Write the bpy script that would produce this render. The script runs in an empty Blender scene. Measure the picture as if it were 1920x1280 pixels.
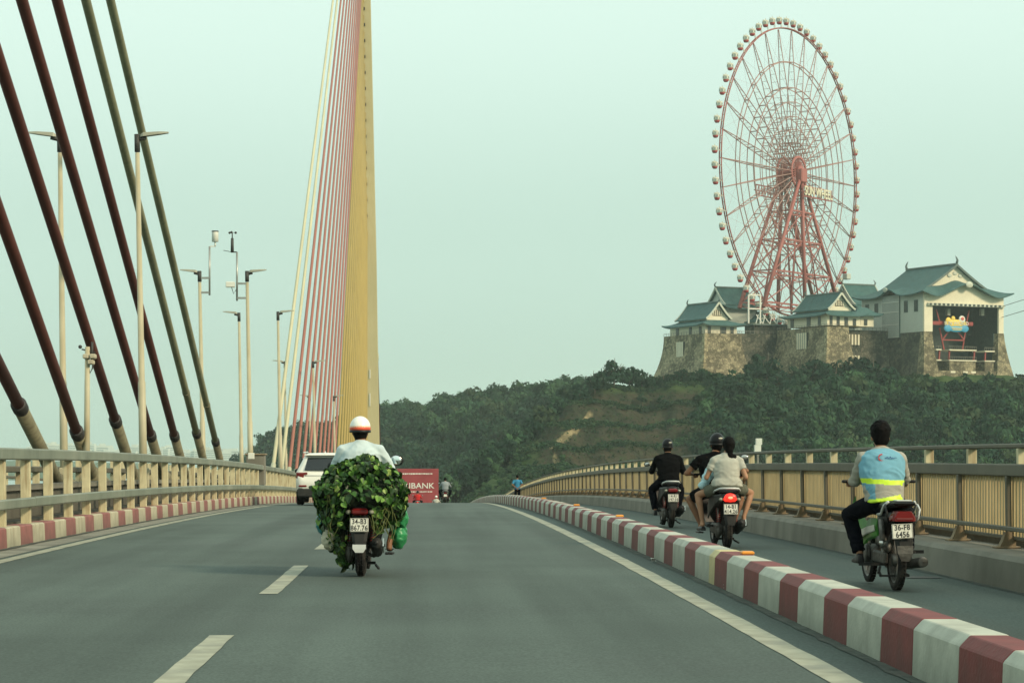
import bpy, bmesh, math, random
import numpy as np
from mathutils import Vector, Matrix, noise
from math import sin, cos, pi, radians, sqrt, atan2, exp
random.seed(7); np.random.seed(7)
sc = bpy.context.scene
COL = sc.collection

# ------------------------------------------------------------------ camera
F, VX, VY, CZ = 4000.0, 800.0, 830.0, 1.32
cam_d = bpy.data.cameras.new('camera'); cam = bpy.data.objects.new('camera', cam_d)
COL.objects.link(cam); sc.camera = cam
cam.location = (0, 0, CZ); cam.rotation_euler = (radians(90), 0, 0)
cam_d.sensor_width = 36; cam_d.lens = 36*F/1920
cam_d.shift_x = (960-VX)/1920; cam_d.shift_y = (VY-640)/1920
cam_d.clip_start = .3; cam_d.clip_end = 30000
sc.render.resolution_x = 1024; sc.render.resolution_y = 682

# ------------------------------------------------------------------ sky, sun, exposure
SUN_EL, SUN_AZ = radians(30), radians(128)      # azimuth clockwise from +Y
world = bpy.data.worlds.new('World'); sc.world = world; world.use_nodes = True
nt = world.node_tree; nt.nodes.clear()
def wn(t, **k):
    n = nt.nodes.new(t)
    for a, b in k.items(): setattr(n, a, b)
    return n
wo = wn('ShaderNodeOutputWorld'); bgn = wn('ShaderNodeBackground'); bgv = wn('ShaderNodeBackground')
sky = wn('ShaderNodeTexSky', sky_type='NISHITA'); sky.sun_disc = False
sky.sun_elevation = SUN_EL; sky.sun_rotation = SUN_AZ; sky.dust_density = 4; sky.air_density = 1.5
nt.links.new(sky.outputs[0], bgn.inputs[0]); bgn.inputs[1].default_value = .05
tc = wn('ShaderNodeTexCoord'); sp = wn('ShaderNodeSeparateXYZ'); rp = wn('ShaderNodeValToRGB')
ns = wn('ShaderNodeTexNoise'); ns.inputs['Scale'].default_value = 1.6; ns.inputs['Detail'].default_value = 3
mp = wn('ShaderNodeMapping'); mp.inputs['Scale'].default_value = (1, 1, 4)
nt.links.new(tc.outputs['Generated'], sp.inputs[0]); nt.links.new(tc.outputs['Generated'], mp.inputs[0])
nt.links.new(mp.outputs[0], ns.inputs[0])
ad = wn('ShaderNodeMath', operation='MULTIPLY_ADD'); ad.inputs[1].default_value = .03
nt.links.new(ns.outputs[0], ad.inputs[0]); nt.links.new(sp.outputs[2], ad.inputs[2])
nt.links.new(ad.outputs[0], rp.inputs[0])
cr = rp.color_ramp; cr.interpolation = 'EASE'
cr.elements[0].position = .0; cr.elements[0].color = (.42, .575, .49, 1)
cr.elements[1].position = .23; cr.elements[1].color = (.70, .90, .80, 1)
e = cr.elements.new(.11); e.color = (.53, .72, .625, 1)
e = cr.elements.new(1.); e.color = (.72, .86, .80, 1)
nt.links.new(rp.outputs[0], bgv.inputs[0]); bgv.inputs[1].default_value = 1.06
ms = wn('ShaderNodeAddShader')
nt.links.new(bgv.outputs[0], ms.inputs[0]); nt.links.new(bgn.outputs[0], ms.inputs[1])
bgn.inputs[1].default_value = .008
nt.links.new(ms.outputs[0], wo.inputs[0])
sl = bpy.data.lights.new('sun', 'SUN'); sl.energy = 3.3; sl.angle = radians(11); sl.color = (1, .83, .58)
sun = bpy.data.objects.new('sun', sl); COL.objects.link(sun)
sdir = Vector((sin(SUN_AZ)*cos(SUN_EL), cos(SUN_AZ)*cos(SUN_EL), sin(SUN_EL)))
sun.rotation_euler = sdir.to_track_quat('Z', 'Y').to_euler(); sun.location = sdir*200
vs = sc.view_settings; vs.view_transform = 'Standard'; vs.look = 'None'; vs.exposure = 0; vs.gamma = 1
vs.use_curve_mapping = False
sc.cycles.max_bounces = 6; sc.cycles.diffuse_bounces = 2; sc.cycles.glossy_bounces = 2
sc.cycles.volume_bounces = 1; sc.cycles.transparent_max_bounces = 6; sc.cycles.use_denoising = True
sc.cycles.caustics_reflective = False; sc.cycles.caustics_refractive = False

# ------------------------------------------------------------------ helpers
LEAN = .016
def P(px, py, d): return Vector(((px-VX)*d/F, d, CZ-(py-VY)*d/F))
def deck(d):
    if abs(d) <= 230: return -d*d/6734.
    return -230*230/6734. - (abs(d)-230)*230/3367.
def slope(d): return max(min(-d/3367., .07), -.07)

def mat(name, col, rough=.7, metal=0., var=.15, vs=3., bump=0., bs=40., streak=0., dirt=(.12, .1, .07),
        emit=None, ssc=(6, 6, .7), dirt_shade=0., es=1., trans=0., ior=1.45, spec=.5, dist=.01, patch=0., psc=.35):
    m = bpy.data.materials.new(name); m.use_nodes = True
    n = m.node_tree.nodes; l = m.node_tree.links; b = n['Principled BSDF']
    b.inputs['Roughness'].default_value = rough; b.inputs['Metallic'].default_value = metal
    b.inputs['IOR'].default_value = ior
    b.inputs['Specular IOR Level'].default_value = spec
    tc = n.new('ShaderNodeTexCoord'); oi = n.new('ShaderNodeObjectInfo')
    sc_ = n.new('ShaderNodeVectorMath'); sc_.operation = 'MULTIPLY_ADD'
    cb = n.new('ShaderNodeCombineXYZ')
    for i in range(3): l.new(oi.outputs['Random'], cb.inputs[i])
    l.new(cb.outputs[0], sc_.inputs[0]); sc_.inputs[1].default_value = (17, 23, 31)
    l.new(tc.outputs['Object'], sc_.inputs[2])
    vec = sc_.outputs[0]
    nz = n.new('ShaderNodeTexNoise'); nz.inputs['Scale'].default_value = vs; nz.inputs['Detail'].default_value = 6
    l.new(vec, nz.inputs[0])
    mr = n.new('ShaderNodeMapRange'); mr.inputs[1].default_value = .3; mr.inputs[2].default_value = .7
    mr.inputs[3].default_value = 1-var; mr.inputs[4].default_value = 1+var
    l.new(nz.outputs[0], mr.inputs[0])
    mx = n.new('ShaderNodeVectorMath'); mx.operation = 'SCALE'; mx.inputs[0].default_value = col[:3]
    l.new(mr.outputs[0], mx.inputs[3]); out = mx.outputs[0]
    def dirtmix(out, scale, nsc, lo, hi, amt):
        mpn = n.new('ShaderNodeMapping'); mpn.inputs['Scale'].default_value = scale
        l.new(vec, mpn.inputs[0])
        n2 = n.new('ShaderNodeTexNoise'); n2.inputs['Scale'].default_value = nsc; n2.inputs['Detail'].default_value = 5
        l.new(mpn.outputs[0], n2.inputs[0])
        m2 = n.new('ShaderNodeMapRange'); m2.inputs[1].default_value = lo; m2.inputs[2].default_value = hi
        m2.inputs[3].default_value = 0; m2.inputs[4].default_value = amt
        l.new(n2.outputs[0], m2.inputs[0])
        mc = n.new('ShaderNodeMix'); mc.data_type = 'RGBA'
        l.new(m2.outputs[0], mc.inputs[0]); l.new(out, mc.inputs[6]); mc.inputs[7].default_value = (*dirt, 1)
        return mc.outputs[2]
    if streak: out = dirtmix(out, ssc, 1.5, .48, .75, streak)
    if patch: out = dirtmix(out, (1, 1, 1), psc, .5, .66, patch)
    if dirt_shade:      # uneven road dirt at the foot, plus front-face shade put into the colour
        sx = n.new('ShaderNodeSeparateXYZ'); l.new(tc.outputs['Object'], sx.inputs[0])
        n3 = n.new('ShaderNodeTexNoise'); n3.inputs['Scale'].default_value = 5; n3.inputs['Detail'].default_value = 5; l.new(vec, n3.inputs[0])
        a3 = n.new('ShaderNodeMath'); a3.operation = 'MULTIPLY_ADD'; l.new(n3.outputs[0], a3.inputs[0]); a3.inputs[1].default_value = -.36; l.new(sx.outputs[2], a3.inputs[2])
        m3 = n.new('ShaderNodeMapRange'); m3.inputs[1].default_value = .12; m3.inputs[2].default_value = -.20; m3.inputs[3].default_value = 0; m3.inputs[4].default_value = dirt_shade
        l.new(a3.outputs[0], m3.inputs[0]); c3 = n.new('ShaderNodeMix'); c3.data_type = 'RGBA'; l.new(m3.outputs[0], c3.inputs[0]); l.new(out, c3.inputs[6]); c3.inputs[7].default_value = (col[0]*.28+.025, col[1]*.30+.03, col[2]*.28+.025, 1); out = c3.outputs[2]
    l.new(out, b.inputs['Base Color'])
    if bump:
        nb = n.new('ShaderNodeTexNoise'); nb.inputs['Scale'].default_value = bs; nb.inputs['Detail'].default_value = 4
        l.new(vec, nb.inputs[0])
        bp = n.new('ShaderNodeBump'); bp.inputs['Strength'].default_value = bump; bp.inputs['Distance'].default_value = dist
        l.new(nb.outputs[0], bp.inputs['Height']); l.new(bp.outputs[0], b.inputs['Normal'])
    if emit:
        b.inputs['Emission Color'].default_value = (*emit, 1); b.inputs['Emission Strength'].default_value = es
    if trans: b.inputs['Transmission Weight'].default_value = trans
    return m

class MB:
    def __init__(s): s.v = []; s.f = []; s.m = []; s.sm = []
    def add(s, vs, fs, mi=0, smooth=False):
        o = len(s.v); s.v += [tuple(v) for v in vs]
        for f in fs: s.f.append(tuple(i+o for i in f)); s.m.append(mi); s.sm.append(smooth)
    def box(s, x0, x1, y0, y1, z0, z1, mi=0, M=None):
        v = [Vector((x, y, z)) for z in (z0, z1) for y in (y0, y1) for x in (x0, x1)]
        if M: v = [M @ p for p in v]
        s.add(v, [(0, 2, 3, 1), (4, 5, 7, 6), (0, 1, 5, 4), (2, 6, 7, 3), (0, 4, 6, 2), (1, 3, 7, 5)], mi)
    def bev(s, x0, x1, y0, y1, z0, z1, r, mi=0, M=None):
        """box with chamfered vertical and horizontal edges"""
        cx, cy, cz = (x0+x1)/2, (y0+y1)/2, (z0+z1)/2; hx, hy, hz = (x1-x0)/2, (y1-y0)/2, (z1-z0)/2
        r = min(r, hx*.9, hy*.9, hz*.9)
        rings = []
        for z, k in ((-hz, r), (-hz+r, 0), (hz-r, 0), (hz, r)):
            a, b, c = hx-k, hy-k, r*.7 if k == 0 else r*.4
            rings.append([(a-c, -b), (a, -b+c), (a, b-c), (a-c, b), (-a+c, b), (-a, b-c), (-a, -b+c), (-a+c, -b)])
            rings[-1] = [Vector((cx+p[0], cy+p[1], cz+z)) for p in rings[-1]]
        s.rings(rings, mi, M=M)
    def rings(s, rings, mi=0, smooth=False, caps=True, M=None, closed=True):
        n = len(rings[0]); v = [p for r in rings for p in r]
        if M: v = [M @ Vector(p) for p in v]
        fs = []
        for i in range(len(rings)-1):
            for j in range(n if closed else n-1):
                k = (j+1) % n
                fs.append((i*n+j, i*n+k, (i+1)*n+k, (i+1)*n+j))
        if caps:
            fs.append(tuple(reversed(range(n)))); fs.append(tuple(range((len(rings)-1)*n, len(rings)*n)))
        s.add(v, fs, mi, smooth)
    def tube(s, pts, rad, n=8, mi=0, smooth=True, caps=True):
        pts = [Vector(p) for p in pts]
        if not hasattr(rad, '__len__'): rad = [rad]*len(pts)
        rings = []; up = Vector((0, 0, 1)); prev = None
        for i, p in enumerate(pts):
            t = (pts[min(i+1, len(pts)-1)]-pts[max(i-1, 0)]).normalized()
            if prev is None:
                a = t.cross(up)
                if a.length < .05: a = t.cross(Vector((0, 1, 0)))
            else: a = prev - t*prev.dot(t)
            a.normalize(); prev = a; b = t.cross(a)
            rings.append([p+(a*cos(2*pi*k/n)+b*sin(2*pi*k/n))*rad[i] for k in range(n)])
        s.rings(rings, mi, smooth, caps)
    def bar(s, p0, p1, w, h=None, mi=0):
        h = h or w; p0 = Vector(p0); p1 = Vector(p1); t = (p1-p0).normalized()
        a = t.cross(Vector((0, 0, 1)))
        if a.length < .05: a = Vector((1, 0, 0))
        a.normalize(); b = t.cross(a).normalized()
        s.rings([[p+a*w/2*i+b*h/2*j for i, j in ((-1, -1), (1, -1), (1, 1), (-1, 1))] for p in (p0, p1)], mi)
    def ell(s, c, r, mi=0, nu=12, nv=8, M=None, z0=-1, z1=1):
        rings = []
        for i in range(nv+1):
            zz = z0+(z1-z0)*i/nv
            t = math.asin(max(-1, min(1, z0)))+(math.asin(min(1, z1))-math.asin(max(-1, z0)))*i/nv
            k = max(cos(t), .02); zz = sin(t)
            rings.append([Vector((c[0]+r[0]*k*cos(2*pi*j/nu), c[1]+r[1]*k*sin(2*pi*j/nu), c[2]+r[2]*zz)) for j in range(nu)])
        s.rings(rings, mi, True, True, M)
    def lathe(s, prof, axis='z', n=16, mi=0, M=None, smooth=True, closed=False):
        rings = []
        for r, h in prof:
            ring = []
            for k in range(n):
                a = 2*pi*k/n
                if axis == 'z': ring.append(Vector((r*cos(a), r*sin(a), h)))
                elif axis == 'x': ring.append(Vector((h, r*cos(a), r*sin(a))))
                else: ring.append(Vector((r*sin(a), h, r*cos(a))))
            rings.append(ring)
        if closed: rings.append(rings[0])
        s.rings(rings, mi, smooth, not closed, M)
    def sweep(s, prof, ys, fx=None, mi=0, closed=True, caps=True, fz=deck):
        rings = []
        for y in ys:
            dx = fx(y) if fx else 0
            rings.append([Vector((x+dx, y, z+fz(y))) for x, z in prof])
        s.rings(rings, mi, False, caps and closed, closed=closed)
    def build(s, name, mats, parent=None, kind=None):
        me = bpy.data.meshes.new(name)
        me.from_pydata(s.v, [], s.f)
        for m in (mats if isinstance(mats, (list, tuple)) else [mats]): me.materials.append(m)
        me.polygons.foreach_set('material_index', s.m); me.polygons.foreach_set('use_smooth', s.sm)
        me.update()
        bm = bmesh.new(); bm.from_mesh(me); bmesh.ops.recalc_face_normals(bm, faces=bm.faces); bm.to_mesh(me); bm.free()
        o = bpy.data.objects.new(name, me); COL.objects.link(o)
        if parent: o.parent = parent
        if kind: o['kind'] = kind
        return o

def thing(name, label, cat, loc=(0, 0, 0), rot=(0, 0, 0), group=None):
    o = bpy.data.objects.new(name, None); COL.objects.link(o); o.empty_display_size = .1
    o.location = loc; o.rotation_euler = rot; return tag(o, label, cat, group)
def tag(o, label, cat, group=None):
    o['label'] = label; o['category'] = cat
    if group: o['group'] = group
    return o
def inst(name, me, parent=None, loc=(0, 0, 0), rot=(0, 0, 0), scale=None):
    o = bpy.data.objects.new(name, me); COL.objects.link(o); o.parent = parent
    o.location = loc; o.rotation_euler = rot
    if scale: o.scale = scale
    return o
def copy_tree(o, parent=None):
    c = o.copy(); COL.objects.link(c); c.parent = parent
    for ch in o.children: copy_tree(ch, c)
    return c
def evaluated_mesh(o):
    dg = bpy.context.evaluated_depsgraph_get(); dg.update()
    return bpy.data.meshes.new_from_object(o.evaluated_get(dg), depsgraph=dg)
def text(s, size, m, parent, loc, rot=(radians(90), 0, 0), name='lettering', extrude=.002, sx=1., bold=0., space=1.):
    c = bpy.data.curves.new('t', 'FONT'); c.body = s; c.size = size; c.align_x = 'CENTER'; c.align_y = 'CENTER'
    c.extrude = extrude; c.offset = bold; c.space_character = space; c.resolution_u = 3
    o = bpy.data.objects.new('t', c); COL.objects.link(o)
    me = evaluated_mesh(o); bpy.data.objects.remove(o); bpy.data.curves.remove(c)
    me.materials.clear(); me.materials.append(m)
    t = bpy.data.objects.new(name, me); COL.objects.link(t); t.parent = parent
    t.location = loc; t.rotation_euler = rot; t.scale = (sx, 1, 1)
    return t
ORD = ['first', 'second', 'third', 'fourth', 'fifth', 'sixth', 'seventh', 'eighth', 'ninth', 'tenth', 'eleventh', 'twelfth',
       'thirteenth', 'fourteenth', 'fifteenth', 'sixteenth', 'seventeenth', 'eighteenth', 'nineteenth', 'twentieth',
       'twenty-first', 'twenty-second', 'twenty-third', 'twenty-fourth', 'twenty-fifth', 'twenty-sixth', 'twenty-seventh',
       'twenty-eighth', 'twenty-ninth', 'thirtieth']
def rng(a, b, s):
    n = max(1, int(round((b-a)/s))); return [a+(b-a)*i/n for i in range(n+1)]

# ------------------------------------------------------------------ materials
M_asph = mat('asphalt', (.076, .100, .088), .82, var=.10, vs=.5, bump=.35, bs=160, dist=.006, patch=.35, psc=.22, dirt=(.078, .095, .088), spec=.3)
def road_mat():
    m = M_asph; n = m.node_tree.nodes; l = m.node_tree.links; b = n['Principled BSDF']
    src = b.inputs['Base Color'].links[0].from_socket
    tc = n.new('ShaderNodeTexCoord')
    def nz(scale, s, det=4):
        a = n.new('ShaderNodeMapping'); a.inputs['Scale'].default_value = scale; l.new(tc.outputs['Object'], a.inputs[0])
        t = n.new('ShaderNodeTexNoise'); t.inputs['Scale'].default_value = s; t.inputs['Detail'].default_value = det
        l.new(a.outputs[0], t.inputs[0]); return t.outputs[0]
    # long wheel tracks and fine aggregate speckle
    out = src
    for sock, lo, hi, a, bb in ((nz((1.1, .03, 1), 1.3), .35, .65, .84, 1.14), (nz((1, .45, 1), 55, 2), .3, .7, .80, 1.2),
                               (nz((.25, .12, 1), 1., 3), .35, .65, .88, 1.12)):
        r = n.new('ShaderNodeMapRange'); r.inputs[1].default_value = lo; r.inputs[2].default_value = hi
        r.inputs[3].default_value = a; r.inputs[4].default_value = bb; l.new(sock, r.inputs[0])
        v = n.new('ShaderNodeVectorMath'); v.operation = 'SCALE'; l.new(out, v.inputs[0]); l.new(r.outputs[0], v.inputs[3]); out = v.outputs[0]
    l.new(out, b.inputs['Base Color'])
road_mat()
M_line = mat('road_paint', (.33, .33, .25), .75, var=.22, vs=5, bump=.2, bs=60, patch=.6, psc=2.2, dirt=(.2, .21, .18))
M_gut = mat('gutter_concrete', (.23, .225, .185), .85, var=.25, vs=2, bump=.3, bs=50, patch=.6, psc=.8, dirt=(.12, .12, .1))
M_conc = mat('concrete', (.20, .19, .155), .85, var=.2, vs=1.2, bump=.3, bs=25, ssc=(1.3, 1.3, .5), streak=.5, dirt=(.1, .09, .065))
M_concd = mat('dark_concrete', (.10, .095, .075), .9, var=.3, vs=1., bump=.3, bs=20, streak=.6, dirt=(.05, .045, .035))
M_white = mat('white_kerb_paint', (.47, .48, .40), .7, dirt_shade=.6, var=.10, vs=4, bump=.35, bs=30, streak=.25, dirt=(.30, .30, .25), patch=.5, psc=3.5)
M_red = mat('red_kerb_paint', (.185, .034, .032), .65, dirt_shade=.6, var=.15, vs=4, bump=.35, bs=30, streak=.35, dirt=(.14, .05, .04))
M_creamk = mat('cream_kerb_paint', (.62, .52, .27), .7, dirt_shade=.6, var=.1, vs=4, bump=.3, bs=30, streak=.3, dirt=(.35, .3, .2))
M_whitel = mat('pale_old_kerb_paint', (.47, .43, .31), .75, dirt_shade=.6, var=.12, vs=4, bump=.3, bs=30, streak=.6, dirt=(.25, .2, .14))
M_redl = mat('faded_red_kerb_paint', (.27, .10, .09), .75, dirt_shade=.6, var=.2, vs=4, bump=.3, bs=30, streak=.4, dirt=(.2, .12, .1))
M_post = mat('cream_post_paint', (.58, .52, .33), .55, var=.12, vs=5, ssc=(9, 9, 1.2), streak=.8, dirt=(.27, .17, .08), bump=.1, bs=30)
M_rail = mat('grey_green_rail_paint', (.175, .195, .150), .5, var=.18, vs=1.5, streak=.25, dirt=(.3, .3, .24), bump=.1, bs=20, patch=.5, psc=.5)
M_brail = mat('bronze_rail_paint', (.115, .105, .075), .6, var=.15, vs=1.5, streak=.35, dirt=(.18, .15, .1), bump=.1, bs=20)
M_bal = mat('tan_baluster_paint', (.46, .35, .18), .6, var=.14, vs=2, streak=.4, dirt=(.25, .18, .08))
M_stub = mat('brown_stub_paint', (.20, .15, .09), .7, var=.3, vs=3, streak=.5, dirt=(.3, .2, .1))
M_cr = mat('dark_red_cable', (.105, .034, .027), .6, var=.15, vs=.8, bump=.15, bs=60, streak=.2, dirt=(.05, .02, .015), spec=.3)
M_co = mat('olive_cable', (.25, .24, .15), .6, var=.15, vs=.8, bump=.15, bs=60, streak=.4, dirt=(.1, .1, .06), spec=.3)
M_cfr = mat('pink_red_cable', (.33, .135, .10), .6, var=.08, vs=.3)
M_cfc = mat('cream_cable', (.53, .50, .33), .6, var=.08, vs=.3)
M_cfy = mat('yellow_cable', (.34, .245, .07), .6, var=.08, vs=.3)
M_boot = mat('cable_boot', (.19, .175, .11), .75, var=.25, vs=2, bump=.2, bs=30, streak=.7, dirt=(.09, .08, .05))
M_collar = mat('dark_collar', (.035, .032, .03), .6)
M_pole = mat('lamp_pole_paint', (.44, .40, .27), .5, var=.1, vs=2, streak=.4, dirt=(.3, .22, .1))
M_lampm = mat('lamp_housing', (.30, .30, .23), .5, var=.1)
M_dk = mat('dark_fitting', (.045, .045, .04), .6)
M_wht = mat('white_plastic', (.68, .68, .60), .4, var=.06)
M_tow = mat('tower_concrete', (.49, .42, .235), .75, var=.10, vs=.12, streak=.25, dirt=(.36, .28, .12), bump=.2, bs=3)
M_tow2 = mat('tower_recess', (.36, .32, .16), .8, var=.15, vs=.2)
M_orange = mat('orange_reflector', (.75, .30, .04), .35, var=.05)
M_steel = mat('galvanised_steel', (.35, .35, .32), .4, metal=.6, var=.2)

# ------------------------------------------------------------------ bridge deck
XL, XR = -5.08, 2.35          # painted edge lines
XKL, XB0, XB1 = -5.77, 2.80, 3.12
XPK = 5.46
YS = rng(-30, 230, 2.5)+rng(235, 470, 5)
m = MB(); m.sweep([(-20, -2.2), (-20, -.02), (-5.6, -.02), (-5.6, 0), (6.35, 0), (6.35, -2.4)], YS)
road = m.build('road', M_asph, kind='structure')
m = MB(); m.sweep([(XKL-.3, .004), (XL-.18, .004)], YS, closed=False); gut = m.build('gutter', M_gut, kind='structure')
def strip(name, x0, x1, d0, d1, jag=.006, mt=M_line, z=.004, step=.5, parent=None):
    m = MB(); ys = rng(d0, d1, step)
    rings = [[Vector((x0+random.uniform(-jag, jag), y, deck(y)+z)), Vector((x1+random.uniform(-jag, jag), y, deck(y)+z))] for y in ys]
    m.rings(rings, 0, closed=False, caps=False)
    return m.build(name, mt, kind='structure')
strip('edge_line', XL-.085, XL+.085, 5, 200); strip('edge_line', XR-.09, XR+.09, 5, 200)
M_strip = mat('dark_strip_surface', (.065, .078, .066), .95, var=.35, vs=9, bump=.5, bs=120, patch=.6, psc=3, dirt=(.12, .12, .10))  # narrow darker strips along the feet of barrier and kerbs
strip('dark_strip', 2.70, 2.80, 5, 150, .018, M_strip, .005, .3); strip('dark_strip', 3.12, 3.19, 5, 120, .018, M_strip, .005, .3)
strip('dark_strip', 5.38, 5.47, 10, 150, .02, M_strip, .005, .3); strip('dark_strip', -5.74, -5.64, 10, 150, .02, M_strip, .012, .3)
for k in range(-1, 16):
    d0 = 9.95+9.5*k
    strip('lane_dash', -1.44-.085, -1.44+.085, d0, d0+5.05)

# ------------------------------------------------------------------ striped barrier on the right
def block(L, prof, mt, name, n=3):
    m = MB(); r = .02
    ys = [-L/2, -L/2+.012]+[-L/2+L*i/n for i in range(1, n)]+[L/2-.012, L/2]
    rings = []
    cx = sum(p[0] for p in prof)/len(prof); cz = sum(p[1] for p in prof)/len(prof)
    for i, y in enumerate(ys):
        k = .985 if i in (0, len(ys)-1) else 1
        rings.append([Vector((cx+(x-cx)*k+(0 if x in (0,) else noise.noise(Vector((x*9, y*3, z*9)))*.006), y, z*k if z > .02 else z)) for x, z in prof])
    m.rings(rings); me = m.build(name, mt).data
    return me
def drop_template(me):
    for o in list(COL.objects):
        if o.data == me: bpy.data.objects.remove(o)
profR = [(-.168, -.02), (-.158, .268), (-.150, .280), (-.105, .325), (-.095, .33), (.095, .33), (.105, .325), (.15, .28), (.158, .268), (.17, -.02)]
bar = thing('striped_barrier', 'red and white striped concrete barrier between the car lane and the motorbike lane', 'barrier', (0, 0, 0))
cache = {}
def put_block(parent, X, d0, d1, prof, mt, tint, name='barrier_block'):
    key = (round(d1-d0, 2), tint)
    if key not in cache:
        me = block(d1-d0-.005, prof, mt, 'b'); drop_template(me); me.name = 'barrier_block_'+tint; cache[key] = me
    d = (d0+d1)/2
    return inst(name, cache[key], parent, (X+random.uniform(-.004, .004), d, deck(d)+random.uniform(-.003, .003)), (atan2(slope(d), 1), 0, 0))
XB = (XB0+XB1)/2
k = 0
fe = []
d = 20.74
while d > 5: fe.append(d); d -= 1.9
for d in fe:
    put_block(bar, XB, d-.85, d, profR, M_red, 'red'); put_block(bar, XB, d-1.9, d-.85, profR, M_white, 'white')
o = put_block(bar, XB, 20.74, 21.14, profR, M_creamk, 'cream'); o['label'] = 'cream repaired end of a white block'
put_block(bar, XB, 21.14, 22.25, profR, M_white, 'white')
d = 23.15
while d < 200:
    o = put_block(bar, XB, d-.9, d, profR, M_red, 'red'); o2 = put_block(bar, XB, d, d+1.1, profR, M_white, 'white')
    d += 2.0
m = MB(); m.bev(-.06, .06, -.045, .045, 0, .035, .01); refl = m.build('reflector', M_orange).data; drop_template(refl)
for px, d in ((1385, 20.1), (1148, 33.4), (1062, 43), (1010, 55)):
    inst('reflector', refl, bar, (XB+.06, d, deck(d)+.328), scale=(1, 1.4, 1))
# left kerb
profL = [(-.17, -.02), (-.17, .27), (-.1, .28), (.14, .28), (.165, .262), (.18, -.02)]
kerb = thing('striped_kerb', 'faded red and white striped kerb under the left railing', 'kerb', (0, 0, 0))
d = 30.37-1.925*8
while d < 200:
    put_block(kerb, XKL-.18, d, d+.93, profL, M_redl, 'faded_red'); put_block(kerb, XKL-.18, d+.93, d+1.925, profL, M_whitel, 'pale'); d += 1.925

# ------------------------------------------------------------------ left railing
XRL = -5.95
lr = thing('metal_railing', 'grey green railing on flat cream posts above the striped kerb on the left', 'railing')
m = MB(); m.bev(-.07, .07, -.055, .055, .27, 1.22, .008); pm = m.build('post', M_post).data; drop_template(pm)
d = 31.7-1.875*10
while d < 200:
    inst('post', pm, lr, (XRL, d, deck(d)), (0, -.010, random.uniform(-.02, .02))); d += 1.875
def rail_seg(parent, name, x0, x1, z0, z1, d0, d1, mt, ch=.02):
    m = MB(); m.sweep([(x0+ch, z0), (x1-ch, z0), (x1, z0+ch), (x1, z1-ch), (x1-ch, z1), (x0+ch, z1), (x0, z1-ch), (x0, z0+ch)], rng(d0, d1, 2.))
    return m.build(name, mt, parent)
d = 13.
while d < 200:
    e_ = d+9.35
    rail_seg(lr, 'top_rail', XRL-.08, XRL+.11+random.uniform(-.004, .004), 1.215, 1.385, d, e_-.012, M_rail)
    rail_seg(lr, 'middle_rail', XRL+.072, XRL+.15, .52, .67+random.uniform(-.004, .004), d, e_-.012, M_rail)
    d = e_

# ------------------------------------------------------------------ median and the opposite carriageway
m = MB()
m.sweep([(-8.5, -.05), (-8.5, .30), (-6.14, .30), (-6.14, -.05)], YS); med = m.build('median', M_concd, kind='structure')
mw = thing('median_wall', 'low dark concrete wall behind the left railing at the foot of the stay cables', 'wall')
m = MB(); m.sweep([(-6.55, .305), (-6.55, .74), (-6.45, .74), (-6.45, .305)], YS); m.build('wall_panel', M_concd, mw)
m = MB(); m.sweep([(-6.6, .742), (-6.6, .83), (-6.38, .83), (-6.38, .742)], YS); m.build('coping', M_conc, mw)
orl = thing('metal_railing', 'railing of the opposite carriageway seen through the left posts', 'railing')
d = 14.
while d < 190:
    inst('post', pm, orl, (-8.4, d, deck(d)+.1)); d += 1.875
rail_seg(orl, 'top_rail', -8.5, -8.3, 1.0, 1.13, 12, 200, M_brail)
ock = thing('striped_kerb', 'far kerb at the outer edge of the opposite carriageway', 'kerb')
m = MB(); m.sweep([(-19.9, -.02), (-19.9, .5), (-19.4, .5), (-19.3, -.02)], YS); m.build('kerb_strip', M_conc, ock)
orr = thing('metal_railing', 'outer railing of the opposite carriageway far left', 'railing')
d = 40.
while d < 200:
    inst('post', pm, orr, (-19.7, d, deck(d)+.2)); d += 2.5
rail_seg(orr, 'top_rail', -19.8, -19.6, 1.15, 1.28, 20, 220, M_brail)

# ------------------------------------------------------------------ right parapet
pk = thing('parapet_kerb', 'dark grey concrete kerb wall at the foot of the right railing', 'wall')
d = -4.
while d < 220:
    m = MB(); m.sweep([(XPK, -.01), (XPK+.02, .27), (XPK+.06, .315), (XPK+.75, .315), (XPK+.75, -.3), (XPK+.1, -.3)], rng(d, d+9.98, 2.5))
    m.build('kerb_segment', M_conc, pk); d += 10
XRR = 6.02
rr = thing('metal_railing', 'tall bronze railing with tan baluster panels along the right edge of the bridge', 'railing')
m = MB(); m.bev(-.05, .05, -.035, .035, 1.15, 1.335, .006); tp = m.build('top_post', M_post).data; drop_template(tp)
m = MB(); m.bev(-.025, .025, -.035, .035, .30, 1.05, .006); dp = m.build('post', M_brail).data; drop_template(dp)
m = MB()
m.rings([[Vector((x, y, z)) for x, y in ((-.07*k, -.05), (.06, -.05), (.06, .05), (-.07*k, .05))] for z, k in ((.30, 1.6), (.33, 1.5), (.40, 1.0), (.48, .6))])
m.bev(-.15, .10, -.09, .09, .316, .335, .004)
sb = m.build('post_base', M_stub).data; drop_template(sb)
BAL = []
d = 21.5-1.99*6
while d < 200:
    inst('top_post', tp, rr, (XRR, d, deck(d)), (0, -LEAN, 0)); inst('post', dp, rr, (XRR-.065, d+.3, deck(d)), (0, -LEAN, 0))
    inst('post_base', sb, rr, (XRR-.065, d+.3, deck(d)), (0, -LEAN, 0))
    BAL.append(d); d += 1.99
d = 9.
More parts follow.
